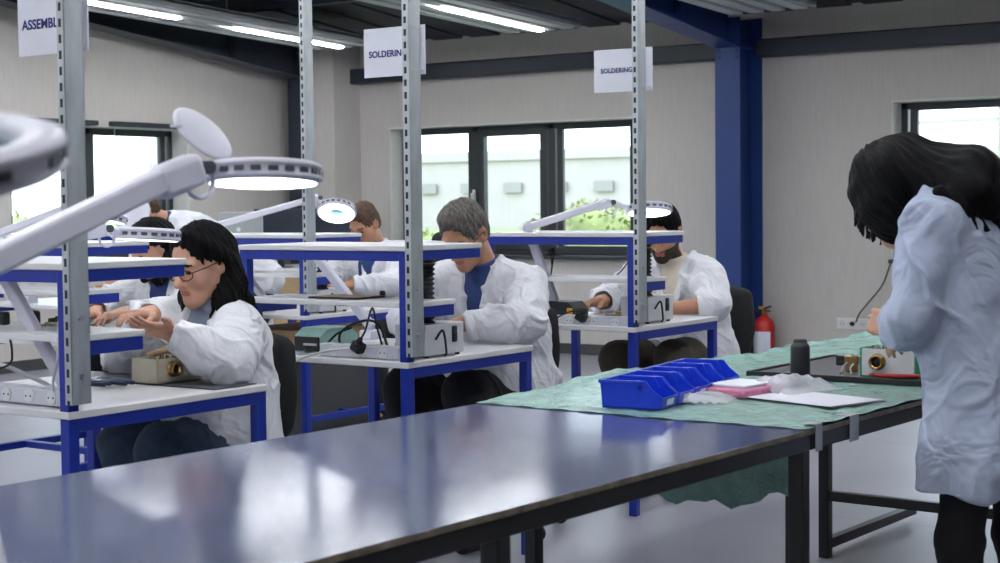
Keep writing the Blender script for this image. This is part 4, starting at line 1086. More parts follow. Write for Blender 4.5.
    for A_ in (J['AL'], J['AR']):
        F = SDF(); f_ = unit(J['tf'] * np.array((1, 1, 0))); a = np.array((A_[0], A_[1], 0)); F.cone(a + f_ * -.03 + (0, 0, .045), a + f_ * .15 + (0, 0, .036), .040, .034, .02); F.cone(a + (0, 0, .05), a + (0, 0, .09), .042, .040, .03)
        F.box(a + f_ * .06 + np.array((0, 0, -.06)), (.3, .3, .0595), .001, .003, 's'); part('shoe', F.mesh('shoe', .008, rubber_m), root, world=True)
    # --- hair
    F = SDF(); F.coat = coat_bvh; hair_fn(F, HC, R, s); part('hair', F.mesh('hair', max(res, .005), hair_mat, hair_warp(HC, R, s, .0035)), root, world=True)
    if glasses:
        g = MB(); g.m(black_m)
        for q in (-1, 1):
            pts = [P(q * (.033 + .024 * math.cos(a)), .104 - .012 * abs(math.cos(a)) * (1 if math.cos(a) > 0 else 0), .000 + .017 * math.sin(a)) for a in [2 * PI * k / 18 for k in range(18)]]
            g.tube(pts, .0019, 6, closed=True); g.tube([P(q * .057, .092, .006), P(q * .076, .06, .008), P(q * .084, -.005, .006), P(q * .082, -.03, -.012)], .0019, 6)
        g.tube([P(-.010, .106, .004), P(0, .110, .007), P(.010, .106, .004)], .0018, 6); part('glasses', g, root, world=True)
    return root
def on_head(c, R, s): return lambda x, y, z: c + R @ (np.array((x, y, z)) * s)

def hair_short(top=.010, back=-.075, fringe=.0):
    def f(F, c, R, s):
        P = on_head(c, R, s)
        F.ell(P(0, -.014, .040), np.array((.082, .103, .090 + top * .6)) * s, .02, R=R); F.ell(P(0, -.052, -.012), np.array((.074, .062, .072)) * s, .02, R=R); F.ell(P(0, .03, .105), np.array((.055, .06, .022 + top)) * s, .02, R=R)
        F.ell(P(0, .102, -.012), np.array((.070, .076, .096 + fringe)) * s, .010, 's', R=R)
        for q in (-1, 1):
            F.ell(P(q * .085, .030, -.052), np.array((.045, .052, .055)) * s, .01, 's', R=R); F.ell(P(q * .084, -.010, -.012), np.array((.02, .026, .034)) * s, .006, 's', R=R)
        F.ell(P(0, -.03, -.14), np.array((.11, .12, .062)) * s, .015, 's', R=R)
    return f
def hair_bob(F, c, R, s, n=60):
    P = on_head(c, R, s); dn = np.array((0, 0, -1.0)); bk = -R[:, 1] * np.array((1, 1, 0)); bk = unit(bk)
    F.ell(P(0, -.018, .042), np.array((.084, .104, .090)) * s, .02, R=R); F.ell(P(0, -.055, -.02), np.array((.078, .066, .085)) * s, .02, R=R)
    F.ell(P(0, .102, -.014), np.array((.072, .078, .108)) * s, .010, 's', R=R)
    for q in (-1, 1): F.ell(P(q * .088, .038, -.055), np.array((.050, .060, .080)) * s, .008, 's', R=R); F.ell(P(q * .090, -.006, -.012), np.array((.022, .022, .034)) * s, .006, 's', R=R)
    for q in (-1, 1):
        a = P(q * .066, -.050, -.03)
        F.chain([P(q * .022, .040, .112), P(q * .060, .018, .082), P(q * .082, -.012, .036), P(q * .078, -.040, .0)], [.012, .015, .018, .022], .02)
        F.chain([a, a + dn * .05 + bk * .01, a + dn * .10 - bk * .02 + R[:, 0] * q * .012, a + dn * .145 - bk * .045 + R[:, 0] * q * .012], [.038, .046, .040, .016], .025)
    a = P(0, -.075, .02); F.chain([a, a + dn * .09 + bk * .01, a + dn * .17, a + dn * .20], [.065, .066, .056, .03], .03)
    for i in range(n):
        rnd = random.Random(i); q = rnd.choice((-1, 1)); b = P(q * rnd.uniform(.03, .085), rnd.uniform(-.11, -.02), -.04) + dn * rnd.uniform(.04, .09)
        e = b + dn * rnd.uniform(.05, .115) + R[:, 0] * rnd.uniform(-.03, .03) - bk * rnd.uniform(-.03, .06)
        F.chain([b, (b + e) / 2 + R[:, 0] * .008 * q - bk * .006, e], [.012, .009, .0035], .008)

Lk, Rk = 'L', 'R'
# the woman at the nearest bench
person('dark haired woman in glasses and white lab coat sitting at the nearest workbench',
       dict(HC=(-3.55, 3.497, 1.098), fwd=(-.03, -.93, -.34), NB=(-3.55, 3.565, .955), PV=(-3.56, 3.565, .56), tf=(0, -1, 0), SL=(-3.400, 3.505, .905), SR=(-3.715, 3.52, .905),
            EL=(-3.295, 3.36, .820), WL=(-3.43, 3.250, .912), ER=(-3.80, 3.41, .82), WR=(-3.585, 3.325, .950), HL=(-3.47, 3.56, .55), HR=(-3.64, 3.56, .55), KL=(-3.43, 3.22, .565), KR=(-3.62, 3.25, .565), AL=(-3.43, 3.32, .10), AR=(-3.62, 3.32, .10)),
       skin_m, coat_m, greysh_m, jeans_m, hair_bob, hair_black_m, head_s=.96, glasses=True,
       hands=[((-3.43, 3.250, .912), (-.10, -.97, .16), (-.35, .1, .9), (1, .2, .3), .34, dict(s=.88, spread=.10, tcurl=-.5)), ((-3.585, 3.325, .950), (.02, -.98, .10), (.1, -.1, -1), (1, 0, .2), .55, dict(s=.90))],
       girth=.92,
       skirt=[([(-3.44, 3.53, .58), (-3.42, 3.50, .45), (-3.41, 3.49, .34)], [.11, .10, .07], .05), ([(-3.47, 3.56, .56), (-3.45, 3.40, .59)], [.13, .10], .05), ([(-3.64, 3.56, .56), (-3.63, 3.40, .59)], [.13, .10], .05)])
# the grey haired man
person('grey haired man in white lab coat over navy shirt, bent over his workbench',
       dict(HC=(-3.55, 4.870, 1.158), fwd=(.04, -.80, -.60), NB=(-3.54, 4.995, 1.022), PV=(-3.54, 5.13, .56), tf=(0, -1, 0), SL=(-3.345, 4.985, .965), SR=(-3.735, 5.0, .965),
            EL=(-3.255, 4.85, .84), WL=(-3.44, 4.70, .835), ER=(-3.83, 4.87, .83), WR=(-3.62, 4.66, .825), HL=(-3.44, 5.10, .55), HR=(-3.64, 5.10, .55), KL=(-3.40, 4.66, .585), KR=(-3.68, 4.66, .585), AL=(-3.40, 4.78, .10), AR=(-3.68, 4.74, .10)),
       skin2_m, coat_m, navysh_m, blacktr_m, hair_short(.012), hair_grey_m, head_s=.98, glasses=True,
       hands=[((-3.44, 4.70, .835), (-.65, -.75, -.12), (-.1, -.2, -1), (-.4, -.3, .3), .7, {}), ((-3.62, 4.66, .825), (.25, -.95, -.15), (.1, -.2, -1), (.5, .2, .3), .7, {})],
       skirt=[([(-3.42, 5.08, .58), (-3.40, 5.02, .46), (-3.39, 5.00, .40)], [.12, .10, .07], .05), ([(-3.44, 5.10, .56), (-3.42, 4.86, .61)], [.13, .105], .05), ([(-3.64, 5.10, .56), (-3.66, 4.86, .60)], [.13, .10], .05)])
# the bearded man
person('bearded dark haired man in white lab coat and olive trousers at the right workbench',
       dict(HC=(-3.55, 6.40, 1.135), fwd=(.22, -.84, -.50), NB=(-3.53, 6.50, .985), PV=(-3.52, 6.58, .56), tf=(.08, -1, 0), SL=(-3.35, 6.455, .935), SR=(-3.72, 6.485, .935),
            EL=(-3.255, 6.345, .815), WL=(-3.42, 6.235, .80), ER=(-3.83, 6.38, .82), WR=(-3.76, 6.215, .825), HL=(-3.42, 6.55, .55), HR=(-3.61, 6.56, .55), KL=(-3.37, 6.16, .585), KR=(-3.67, 6.20, .565), AL=(-3.40, 6.28, .10), AR=(-3.66, 6.30, .10)),
       skin2_m, coat_m, tee_m, olive_m, hair_short(.006), hair_black_m, head_s=.99, beard=True, sleeve_cut=(.125, .03), lips=True,
       hands=[((-3.42, 6.235, .80), (-.75, -.65, .02), (-.1, 0, -1), (-.3, -.6, .3), .6, {}), ((-3.76, 6.215, .825), (-.25, -.92, -.05), (.3, -.2, -.9), (.6, .1, .4), .75, {})],
       skirt=[([(-3.40, 6.54, .58), (-3.36, 6.52, .42), (-3.34, 6.54, .22)], [.12, .10, .07], .05), ([(-3.40, 6.60, .56), (-3.40, 6.40, .59)], [.13, .10], .05), ([(-3.60, 6.60, .56), (-3.62, 6.42, .58)], [.13, .10], .05)])
def seated_back(label, hc, fwd, lean, hairf, hairm, skin, dx=0, trs=None, glasses=False):
    """a person seated further back, facing -y; lean: how far the shoulders are ahead of the hips"""
    x, y, z = hc; p = y + lean
    person(label, dict(HC=hc, fwd=fwd, NB=(x, y + .10, z - .145), PV=(x, p + .08, .56), tf=(0, -1, 0), SL=(x + .19, y + .10, z - .20), SR=(x - .19, y + .11, z - .20), EL=(x + .27, y - .06, .83), WL=(x + .10, y - .24, .82), ER=(x - .27, y - .06, .83), WR=(x - .08, y - .25, .82),
            HL=(x + .10, p + .05, .55), HR=(x - .10, p + .05, .55), KL=(x + .13, p - .40, .58), KR=(x - .13, p - .38, .58), AL=(x + .13, p - .25, .10), AR=(x - .13, p - .20, .10)),
           skin, coat_m, navysh_m, trs or blacktr_m, hairf, hairm, head_s=.97, res=.007, vw=.022,
           hands=[((x + .10, y - .24, .82), (-.4, -.9, -.1), (0, 0, -1), (-.5, 0, .3), .6, {}), ((x - .08, y - .25, .82), (.2, -.95, -.1), (0, 0, -1), (.5, 0, .3), .6, {})],
           skirt=[([(x + .10, p + .05, .56), (x + .11, p - .16, .60)], [.13, .10], .05), ([(x - .10, p + .05, .56), (x - .11, p - .16, .60)], [.13, .10], .05), ([(x + .12, p, .56), (x + .13, p, .36)], [.11, .08], .05)])
seated_back('brown haired man in white coat seated in the back, seen left of the middle window', (-5.97, 7.20, 1.160), (.05, -.80, -.55), .24, hair_short(.014), hair_brown_m, skin2_m)
seated_back('black haired person in white coat seated behind the woman in glasses, mostly hidden', (-5.35, 4.965, 1.095), (-.15, -.85, -.5), .22, lambda F, c, R, s: hair_bob(F, c, R, s, 0), hair_black_m, skin_m)
person('brown haired man in white coat bending low before the left window',
       dict(HC=(-7.03, 6.46, 1.262), fwd=(-.35, -.75, -.55), NB=(-6.95, 6.60, 1.175), PV=(-6.80, 7.10, .86), tf=(-.3, -1, 0), SL=(-6.78, 6.58, 1.11), SR=(-7.10, 6.68, 1.10), EL=(-6.72, 6.42, .86), WL=(-6.90, 6.22, .83), ER=(-7.24, 6.50, .84), WR=(-7.06, 6.24, .83),
            HL=(-6.70, 7.10, .84), HR=(-6.90, 7.14, .84), KL=(-6.72, 7.02, .48), KR=(-6.92, 7.06, .48), AL=(-6.70, 7.12, .10), AR=(-6.92, 7.14, .10)),
       skin2_m, coat_m, navysh_m, blacktr_m, hair_short(.012), hair_brown_m, head_s=.97, res=.007, vw=.02,
       hands=[((-6.90, 6.22, .83), (-.4, -.9, -.1), (0, 0, -1), (-.5, 0, .3), .6, {}), ((-7.06, 6.24, .83), (.2, -.95, -.1), (0, 0, -1), (.5, 0, .3), .6, {})],
       skirt=[([(-6.80, 7.10, .84), (-6.80, 7.10, .55)], [.14, .15], .05)])

# the woman standing at the rear table
def hair_long(F, c, R, s):
    P = on_head(c, R, s); dn = np.array((0, 0, -1.0)); rnd = random.Random(8); T_ = SW_T
    F.ell(P(0, -.016, .040), np.array((.084, .104, .086)) * s, .02, R=R); F.ell(P(0, .020, .00), np.array((.084, .080, .092)) * s, .02, R=R)
    F.ell(P(0, .118, -.045), np.array((.060, .050, .085)) * s, .012, 's', R=R)
    # a heavy fall over the nape and across the upper back, resting on the coat
    def on(x, y, z, out):
        q = T_(x, y, z); loc, nrm, _, _ = F.coat.find_nearest(Vector(q)); d = Vector(q) - loc
        if nrm.dot(Vector(-SWTF + SWTU * .6)) < 0: nrm = -nrm
        return npv(loc + nrm * out)
    F.chain([P(0, -.03, .07), P(.01, -.090, .03), T_(.025, -.085, .055), on(.07, -.14, .03, .020), on(.125, -.17, .0, .012), on(.175, -.17, -.02, .003)], [.058, .062, .052, .042, .030, .010], .04)
    F.chain([P(-.04, -.04, .05), P(-.05, -.09, .0), on(-.03, -.13, .01, .022), on(.04, -.17, -.03, .012), on(.10, -.18, -.07, .002)], [.05, .055, .042, .030, .008], .04)
    for q in (-1, 1): F.chain([P(q * .060, -.04, .01), P(q * .068, -.035, -.05), P(q * .06, -.03, -.09)], [.045, .042, .026], .03)
    F.chain([P(.070, .03, .02), P(.076, .025, -.03), P(.068, .035, -.075)], [.03, .027, .012], .03); F.chain([P(-.070, .02, .02), P(-.080, .012, -.05), P(-.076, .022, -.105), P(-.068, .034, -.135)], [.034, .036, .024, .008], .03)
    for i in range(80):
        u = rnd.uniform(0, 1); L = rnd.uniform(.03, .15); dx = rnd.uniform(.0, .07)
        pts = [on(-.13 + .28 * u + dx * t, -.10 - .06 * min(1, u * 2), .075 - .07 * u - L * t + .01 * math.sin(5 * t + i), .006 - .004 * t) for t in (0, .35, .7, 1)]
        F.chain(pts, [.011, .008, .0055, .003], .006)
    for i in range(14):
        a = P(rnd.uniform(-.07, .05), .07, rnd.uniform(-.04, .04)); e = a + R[:, 1] * rnd.uniform(.0, .03) + dn * rnd.uniform(.03, .06); F.chain([a, (a + e) / 2 + R[:, 1] * .010, e], [.009, .005, .003], .006)
_f = unit((-.95, .31, 0)); _rt = np.cross(_f, (0, 0, 1))
SWPV = np.array((-1.237, 3.932, .80)); SWNB = np.array((-1.355, 3.895, 1.262)); SWTU = unit(SWNB - SWPV); SWTF = unit(_f - SWTU * (_f @ SWTU)); SWTR = np.cross(SWTF, SWTU)
def SW_T(x, y, z): return SWNB + SWTR * x + SWTF * y + SWTU * z
def sw_skirt(F):
    for q in (-1, 1):
        o = _rt * q * .085
        F.chain([SWPV + o + (0, 0, .05), SWPV + o * 1.1 + (0, 0, -.15), SWPV + o * 1.15 + _f * .025 + (0, 0, -.30)], [.110, .122, .138], .06)
    F.box(SWPV + np.array((0, 0, -.36)), (.5, .5, .112), .002, .006, 's')
person('black haired woman standing at the rear table in long white coat, seen from behind',
       dict(HC=(-1.520, 3.930, 1.285), fwd=(-.74, .23, -.72), NB=SWNB, PV=SWPV, tf=_f, SL=(-1.350, 3.772, 1.205), SR=(-1.255, 4.070, 1.220),
            EL=(-1.372, 3.690, .995), WL=(-1.468, 3.850, .948), ER=(-1.43, 4.14, 1.02), WR=(-1.56, 4.22, .92), HL=SWPV - _rt * .08, HR=SWPV + _rt * .08,
            KL=SWPV - _rt * .092 + _f * .05 + (0, 0, -.375), KR=SWPV + _rt * .10 + _f * .02 + (0, 0, -.375), AL=SWPV - _rt * .095 + _f * .01 + (0, 0, -.715), AR=SWPV + _rt * .12 + _f * -.02 + (0, 0, -.715)),
       skin_m, coat_shade_m, greysh_m, blacktr_m, hair_long, hair_black_m, head_s=.95, glasses=True, fold=.014, girth=.86, tw=.70, slv=.86,
       hands=[((-1.468, 3.850, .948), (-.90, .25, .20), (.25, .75, -.3), (-.1, -.2, 1), 1.25, dict(s=.86, tcurl=.9)), ((-1.56, 4.22, .92), (-.75, .5, -.35), (.2, .2, -1), (.3, -.8, .2), .8, dict(s=.88))],
       sleeve_cut=(.035, .0), coat_long=sw_skirt)

# ------------------------------------------------------------------ things on the workbenches
def power_strip(label, p, q, n, plug=None):
    p = Vector(p); q = Vector(q); t = thing('power_strip', label, 'power strip', p, 0, 'power strips along the rear edges of the workbenches')
    d = (q - p).normalized(); k = MB(); k.m(strip_m); k.bar(p + V(0, 0, .022), q + V(0, 0, .022), .05, .044, bevel=.005); part('housing', k, t, world=True)
    for i in range(n):
        c = p.lerp(q, (i + .6) / (n + .2)); k = MB(); k.m(greyp_m); k.cyl(c + V(0, -.0235, .022), c + V(0, -.0285, .022), .018, n=20); k.m(rubber_m)
        for s in (-.009, .009): k.cyl(c + d * s + V(0, -.028, .022), c + d * s + V(0, -.0292, .022), .0028, n=8)
        part('socket', k, t, world=True)
    return t
W1Z = .7605
power_strip('white power strip on the nearest workbench, left of the upright', (-3.62, 2.735, .761), (-3.245, 2.735, .761), 4)
power_strip('white power strip on the grey haired man\'s workbench, with a black plug in it', (-3.60, 4.12, .761), (-3.26, 4.12, .761), 3)
power_strip('white power strip on the bearded man\'s workbench, with a black plug in it', (-3.62, 5.635, .761), (-3.27, 5.635, .761), 3)
def plug(label, loc, pts, mat_=rubber_m):
    t = thing('power_plug', label, 'plug', loc, 0, 'black plugs in the power strips'); x, y, z = loc
    k = MB(); k.m(mat_); k.obox((x, y, z), (.045, .04, .036), Matrix.Rotation(.5, 3, 'Y'), .008); k.cyl((x, y - .005, z + .01), (x + .035, y - .03, z + .03), .014, .008, 12); part('body', k, t, world=True)
    k = MB(); k.m(mat_); k.curve([(x + .03, y - .026, z + .027)] + pts, .0035, 8); part('cable', k, t, world=True)
plug('black plug with a cable arching up from the middle workbench strip', (-3.42, 4.085, .800), [(-3.36, 4.05, .86), (-3.37, 4.10, .93), (-3.40, 4.16, .86), (-3.42, 4.22, .775)])
plug('black plug with a cable hanging down from the right workbench strip', (-3.49, 5.600, .800), [(-3.53, 5.555, .82), (-3.60, 5.545, .76), (-3.625, 5.545, .55), (-3.64, 5.56, .30), (-3.60, 5.60, .01)])
def cable(name, label, pts, r, m_, grp=None, cat='cable'):
    k = MB(); k.m(m_); o = Vector(pts[0]); k.curve([Vector(p) - o for p in pts], r, 8); solo(name, k, label, cat, o, 0, grp or 'loose cables')
cable('cable', 'pale cable drooping from the middle workbench towards the floor', [(-3.40, 4.11, .80), (-3.52, 4.04, .785), (-3.66, 4.03, .74), (-3.80, 4.03, .62), (-3.92, 4.10, .45), (-3.95, 4.2, .2), (-3.85, 4.3, .005)], .0042, cablew_m)
cable('cable', 'dark looping cables behind the mid workbench power strip', [(-3.56, 4.16, .765), (-3.55, 4.15, .84), (-3.47, 4.18, .88), (-3.42, 4.20, .86), (-3.38, 4.2, .77)], .0045, rubber_m)
cable('cable', 'white cable curling over the left end of the nearest power strip', [(-3.56, 2.70, .80), (-3.53, 2.69, .845), (-3.50, 2.71, .86), (-3.42, 2.80, .80), (-3.36, 2.83, .765)], .006, cablew_m)
cable('cable', 'thin white cable hanging beside the nearest blue post', [(-3.22, 2.70, 1.085), (-3.24, 2.69, .98), (-3.25, 2.695, .90), (-3.28, 2.70, .83), (-3.29, 2.71, .80)], .0035, cablew_m)
cable('cable', 'thin black cable loop hanging left under the nearest lower shelf', [(-3.45, 2.70, .943), (-3.44, 2.70, .90), (-3.45, 2.70, .865), (-3.52, 2.70, .845), (-3.60, 2.70, .84)], .003, rubber_m)
cable('cable', 'thin dark cable running down behind the bearded man\'s shelf', [(-3.33, 5.80, 1.085), (-3.42, 5.82, .99), (-3.46, 5.84, .965)], .003, rubber_m)
cable('cable', 'thin grey cable from the wall socket up towards the standing woman', [(-4.655, WY1 - .03, .355), (-4.62, WY1 - .05, .42), (-4.55, WY1 - .06, .50), (-4.44, WY1 - .05, .64), (-4.38, WY1 - .04, .80)], .006, darkgrey_m)
def fume_box(label, loc, seed):
    """white metal fume extractor: case, rocker switch, feet, ribbed black hose, power lead"""
    x, y, z = loc; t = thing('fume_extractor', label, 'fume extractor', loc, 0, 'white fume extractors with black ribbed hoses')
    k = MB(); k.m(greyp_m); k.box((x - .13, y, z + .008), (x, y + .215, z + .112), .004); part('case', k, t, world=True)
    k = MB(); k.m(black_m); k.box((x - .001, y + .145, z + .045), (x + .006, y + .172, z + .10), .004); k.box((x + .003, y + .149, z + .05), (x + .009, y + .168, z + .078), .003); part('rocker_switch', k, t, world=True)
    for a in (.02, .195):
        for b in (-.115, -.015): k = MB(); k.m(rubber_m); k.cyl((x + b, y + a, z), (x + b, y + a, z + .01), .009, n=12); part('foot', k, t, world=True)
    k = MB(); k.m(fumehose_m); c = Vector((x - .06, y + .085, z + .112)); pts, rs = [], []
    for i in range(61):
        u = i / 60; pts.append(c + V(-.010 * math.sin(u * 3), .02 * math.sin(u * 2.2), u * .245)); rs.append((.030 if i % 4 < 2 else .024) - .006 * u)
    k.tube(pts, rs, 18); part('ribbed_hose', k, t, world=True)
    k = MB(); k.m(brass_m)
    for u in (49, 54, 58): k.tube([pts[u] + V(0, 0, -.002), pts[u] + V(0, 0, .002)], .0255, 18)
    part('hose_ring', k, t, world=True)
    k = MB(); k.m(rubber_m); k.curve([(x + .003, y + .05, z + .06), (x + .02, y + .07, z + .09), (x + .022, y + .085, z + .02), (x + .012, y + .09, z + .004)], .004, 8); part('power_lead', k, t, world=True)
fume_box('white fume extractor box with black hose before the grey haired man', (-3.215, 4.185, .7605), 1)
fume_box('white fume extractor box with black hose before the bearded man', (-3.262, 5.755, .768), 2)
fume_box('white fume extractor box with black hose on the rear workbench of the back man', (-5.02, 5.72, .7605), 3)
# radio on the nearest bench
t = thing('radio_unit', 'beige metal electronic unit with brass connector before the seated woman', 'electronic device', (-3.492, 3.295, W1Z))
k = MB(); k.m(beige_m)
for lo, hi in (((-.053, -.09, 0), (.053, .09, .004)), ((.050, -.09, 0), (.053, .09, .072)), ((-.053, -.09, 0), (-.050, .09, .072)), ((-.053, -.09, 0), (.053, -.087, .072)), ((-.053, .087, 0), (.053, .09, .072))): k.box(lo, hi, .0008)
part('case', k, t)
k = MB(); k.m(ins_m); k.box((-.049, -.086, .045), (.049, .086, .052)); rnd = random.Random(2)
for i in range(30):
    x, y = rnd.uniform(-.045, .038), rnd.uniform(-.08, .07); s = rnd.uniform(.005, .012); k.box((x, y, .05), (x + s, y + s, .056 + rnd.uniform(.004, .022)), .001)
k.m(wood_m); k.tube([(-.03, -.05, .075), (.0, .0, .09), (.02, .05, .078)], .010, 10)
part('circuit_board', k, t)
k = MB(); k.m(brass_m); Mx = Matrix.Translation((.053, -.028, .040)) @ Matrix.Rotation(PI / 2, 4, 'Y')
k.lathe([(0, 0), (.023, 0), (.023, .004), (.017, .005), (.017, .014), (.020, .015), (.020, .019), (.015, .019), (.014, .006), (0, .006)], Mx, 28); k.m(rubber_m); k.lathe([(0, .007), (.0138, .007), (.0138, .010), (0, .010)], Mx, 20); part('connector', k, t)
k = MB(); k.m(steel_m); k.tube([(.0, .03, .085), (-.02, -.03, .135)], .007, 10); k.sphere((-.022, -.036, .14), .011); part('cable_fitting', k, t)
# circuit on the lower shelf, wire tools on the worktop
k = MB(); k.m(ins_m); k.box((-.06, -.04, 0), (.06, .04, .006)); rnd = random.Random(7); k.m(beige_m); k.box((-.055, -.03, .006), (.05, .035, .012), .002); k.m(black_m)
for i in range(12):
    x, y = rnd.uniform(-.05, .035), rnd.uniform(-.03, .02); k.box((x, y, .010), (x + .014, y + .012, .016 + rnd.uniform(.003, .016)), .002)
k.m(label_m); k.tube([(-.04, 0, .012), (-.03, .02, .05), (.02, .01, .03)], .003, 6)
solo('circuit_assembly', k, 'open circuit assembly on the nearest lower shelf, before the woman\'s hands', 'circuit', (-3.40, 2.85, .9555))
for i, (x, y, a) in enumerate(((-3.60, 3.05, .3), (-3.57, 3.12, .1), (-3.63, 3.16, -.2))):
    t = thing('pliers', ('blue handled pliers nearest the upright on the nearest worktop', 'blue handled pliers in the middle of three on the nearest worktop', 'blue handled pliers closest to the beige unit')[i], 'pliers', (x, y, W1Z + .004), a, 'blue handled pliers on the nearest worktop')
    k = MB(); k.m(cableb_m); k.tube(smooth_path([(-.01, 0, .006), (.04, .018, .008), (.10, .014, .006)]), .0065, 8); k.tube(smooth_path([(-.01, 0, .006), (.04, -.018, .008), (.10, -.014, .006)]), .0065, 8); part('handle', k, t)
    k = MB(); k.m(steel_m); k.cyl((-.012, 0, 0), (-.012, 0, .012), .010, n=14); k.tube([(-.01, .003, .006), (-.055, .001, .006)], [.006, .002], 8); part('jaw', k, t)
t = thing('connector_block', 'small black connector with upright lead, left one on the nearest lower shelf', 'connector', (-3.60, 2.80, .9555))
k = MB(); k.m(black_m); k.box((-.016, -.012, 0), (.016, .012, .036), .005); part('body', k, t)
k = MB(); k.m(rubber_m); k.curve([(-.012, 0, .018), (-.05, .0, .03), (-.09, .01, .015)], .004, 8); part('lead', k, t)
t = thing('connector_block', 'black connector stump, right one on the nearest lower shelf', 'connector', (-3.50, 2.82, .9555))
k = MB(); k.m(black_m); k.box((-.018, -.014, 0), (.018, .014, .042), .008); part('body', k, t)
# middle bench: green soldering unit, tablet and papers on the lower shelf
t = thing('soldering_station', 'mint green soldering station with black front on the middle workbench', 'soldering station', (-3.72, 4.27, W1Z))
k = MB(); k.m(mint_m); k.prism([(-.10, 0), (.10, 0), (.10, .055), (.06, .085), (-.06, .085), (-.10, .06)], 0, -.06, .06, .003); part('case', k, t)
k = MB(); k.m(black_m); k.box((-.056, -.108, .006), (.056, -.099, .056), .003); k.m(strip_m); k.box((-.01, -.112, .026), (.05, -.107, .034), .001); part('front_panel', k, t)
k = MB(); k.m(rubber_m); k.curve([(.0, -.11, .02), (.04, -.15, .01), (.10, -.13, .03), (.12, -.08, .07), (.16, -.05, .09)], .004, 8); part('iron_lead', k, t)
k = MB(); k.m(paper_m); k.box((-.105, -.074, 0), (.105, .074, .002)); solo('paper_sheet', k, 'white papers lying on the middle lower shelf', 'paper', (-3.79, 4.20, .955), .1)
t = thing('tablet', 'thin dark edged tablet lying on the middle lower shelf', 'tablet', (-3.56, 4.195, .955), .05)
k = MB(); k.m(black_m); k.box((-.11, -.075, 0), (.11, .075, .006), .002); part('body', k, t)
k = MB(); k.m(wood_m); k.box((-.10, -.066, .006), (.10, .066, .0068)); part('screen', k, t)
for lb, x in (('black screwdriver knob standing left on the middle lower shelf', -3.48),):
    k = MB(); k.m(black_m); k.lathe([(0, 0), (.010, 0), (.011, .01), (.009, .02), (0, .022)]); solo('knob', k, lb, 'knob', (x, 4.29, .955))
# right bench: black soldering station with yellow tag and green iron
t = thing('soldering_station', 'black soldering station with yellow tag and green tool on the right workbench', 'soldering station', (-3.72, 5.76, .768))
k = MB(); k.m(black_m); k.prism([(-.07, 0), (.13, 0), (.13, .055), (.10, .085), (.0, .088), (-.07, .06)], 1, -.06, .06, .004); part('case', k, t)
k = MB(); k.m(yellow_m); k.box((.098, -.066, .03), (.125, -.059, .06), .002); part('tag', k, t)
k = MB(); k.m(red_m); k.box((.103, -.067, .016), (.121, -.059, .030), .002); part('indicator', k, t)
k = MB(); k.m(green_m); k.tube([(-.05, -.02, .06), (-.02, -.02, .155)], [.006, .007], 10); k.m(rubber_m); k.tube([(-.02, -.02, .155), (-.013, -.02, .175)], .004, 8); part('soldering_iron', k, t)
k = MB(); k.m(rubber_m); k.curve([(-.013, -.02, .175), (.0, -.02, .25), (.008, -.02, .29), (-.004, -.02, .30), (-.004, -.02, .24)], .0035, 8); part('iron_lead', k, t)
k = MB(); k.m(ins_m); k.box((-.07, -.05, 0), (.07, .05, .012), .002); k.m(brass_m); k.box((-.03, -.03, .012), (.01, .0, .024), .002); solo('circuit_assembly', k, 'circuit board between the bearded man\'s hands', 'circuit', (-3.58, 6.10, .768))
k = MB(); k.m(ins_m); k.box((-.06, -.045, 0), (.06, .045, .012), .002); k.m(steel_m); k.box((-.03, -.03, .012), (.01, .0, .024), .002); solo('circuit_assembly', k, 'circuit board before the grey haired man, behind the white extractor box', 'circuit', (-3.55, 4.56, W1Z))
# rear: laptop, boxes
LT = thing('drawer_pedestal', 'pale wood topped dark drawer pedestal under the rear workbench', 'drawer unit', (-5.28, 5.92, 0))
k = MB(); k.m(darkgrey_m); k.box((-.20, -.24, .06), (.20, .24, .60), .004); part('body', k, LT)
k = MB(); k.m(wood_m); k.box((-.22, -.26, .60), (.22, .26, .68), .003); part('top', k, LT)
k = MB(); k.m(steel_m); k.box((-.08, -.256, .46), (.08, -.244, .475), .002); part('handle', k, LT)
for sx in (-.16, .16):
    for sy in (-.2, .2): k = MB(); k.m(rubber_m); k.cyl((sx - .012, sy, .032), (sx + .012, sy, .032), .032, n=16); k.box((sx - .015, sy - .01, .035), (sx + .015, sy + .01, .062)); part('caster', k, LT)
# desk along the left wall in the far corner, with monitors
DK = thing('desk', 'white desk with pale wood front panel along the left wall in the far corner', 'desk', (-9.35, 9.95, 0))
k = MB(); k.m(lam_m); k.box((-.40, -.75, .725), (.38, .85, .75), .003); part('desktop', k, DK)
k = MB(); k.m(wood_m); k.box((.33, -.72, .30), (.35, .82, .724), .002); part('front_panel', k, DK)
for sy in (-.72, .80): k = MB(); k.m(greyp_m); k.box((-.36, sy, 0), (.36, sy + .025, .725), .003); part('side_panel', k, DK)
def monitor(label, loc, rz, w, h, m_, emblem=False):
    t = thing('monitor', label, 'monitor', loc, rz, 'monitors on the far corner desk')
    k = MB(); k.m(m_); k.obox((0, 0, .12 + h / 2), (w, .022, h), Matrix.Rotation(.08, 3, 'X'), .008); pn = part('housing', k, t)
    k = MB(); k.m(m_); k.box((-.09, -.01, 0), (.09, .16, .010), .003); k.bar((0, .05, .008), (0, .012, .20), .06, .012); part('stand', k, t)
    k = MB(); k.m(black_m); k.obox((0, .0125, .12 + h / 2), (w - .03, .002, h - .03), Matrix.Rotation(.08, 3, 'X')); part('screen', k, t)
    if emblem: k = MB(); k.m(label_m); k.obox((-.02, -.013, .12 + h * .60), (.03, .002, .034), Matrix.Rotation(.08, 3, 'X'), .001); part('emblem', k, pn)
monitor('silver backed monitor with a small white emblem at the far corner desk', (-9.22, 9.55, .75), .55, .36, .36, alu_m, True)
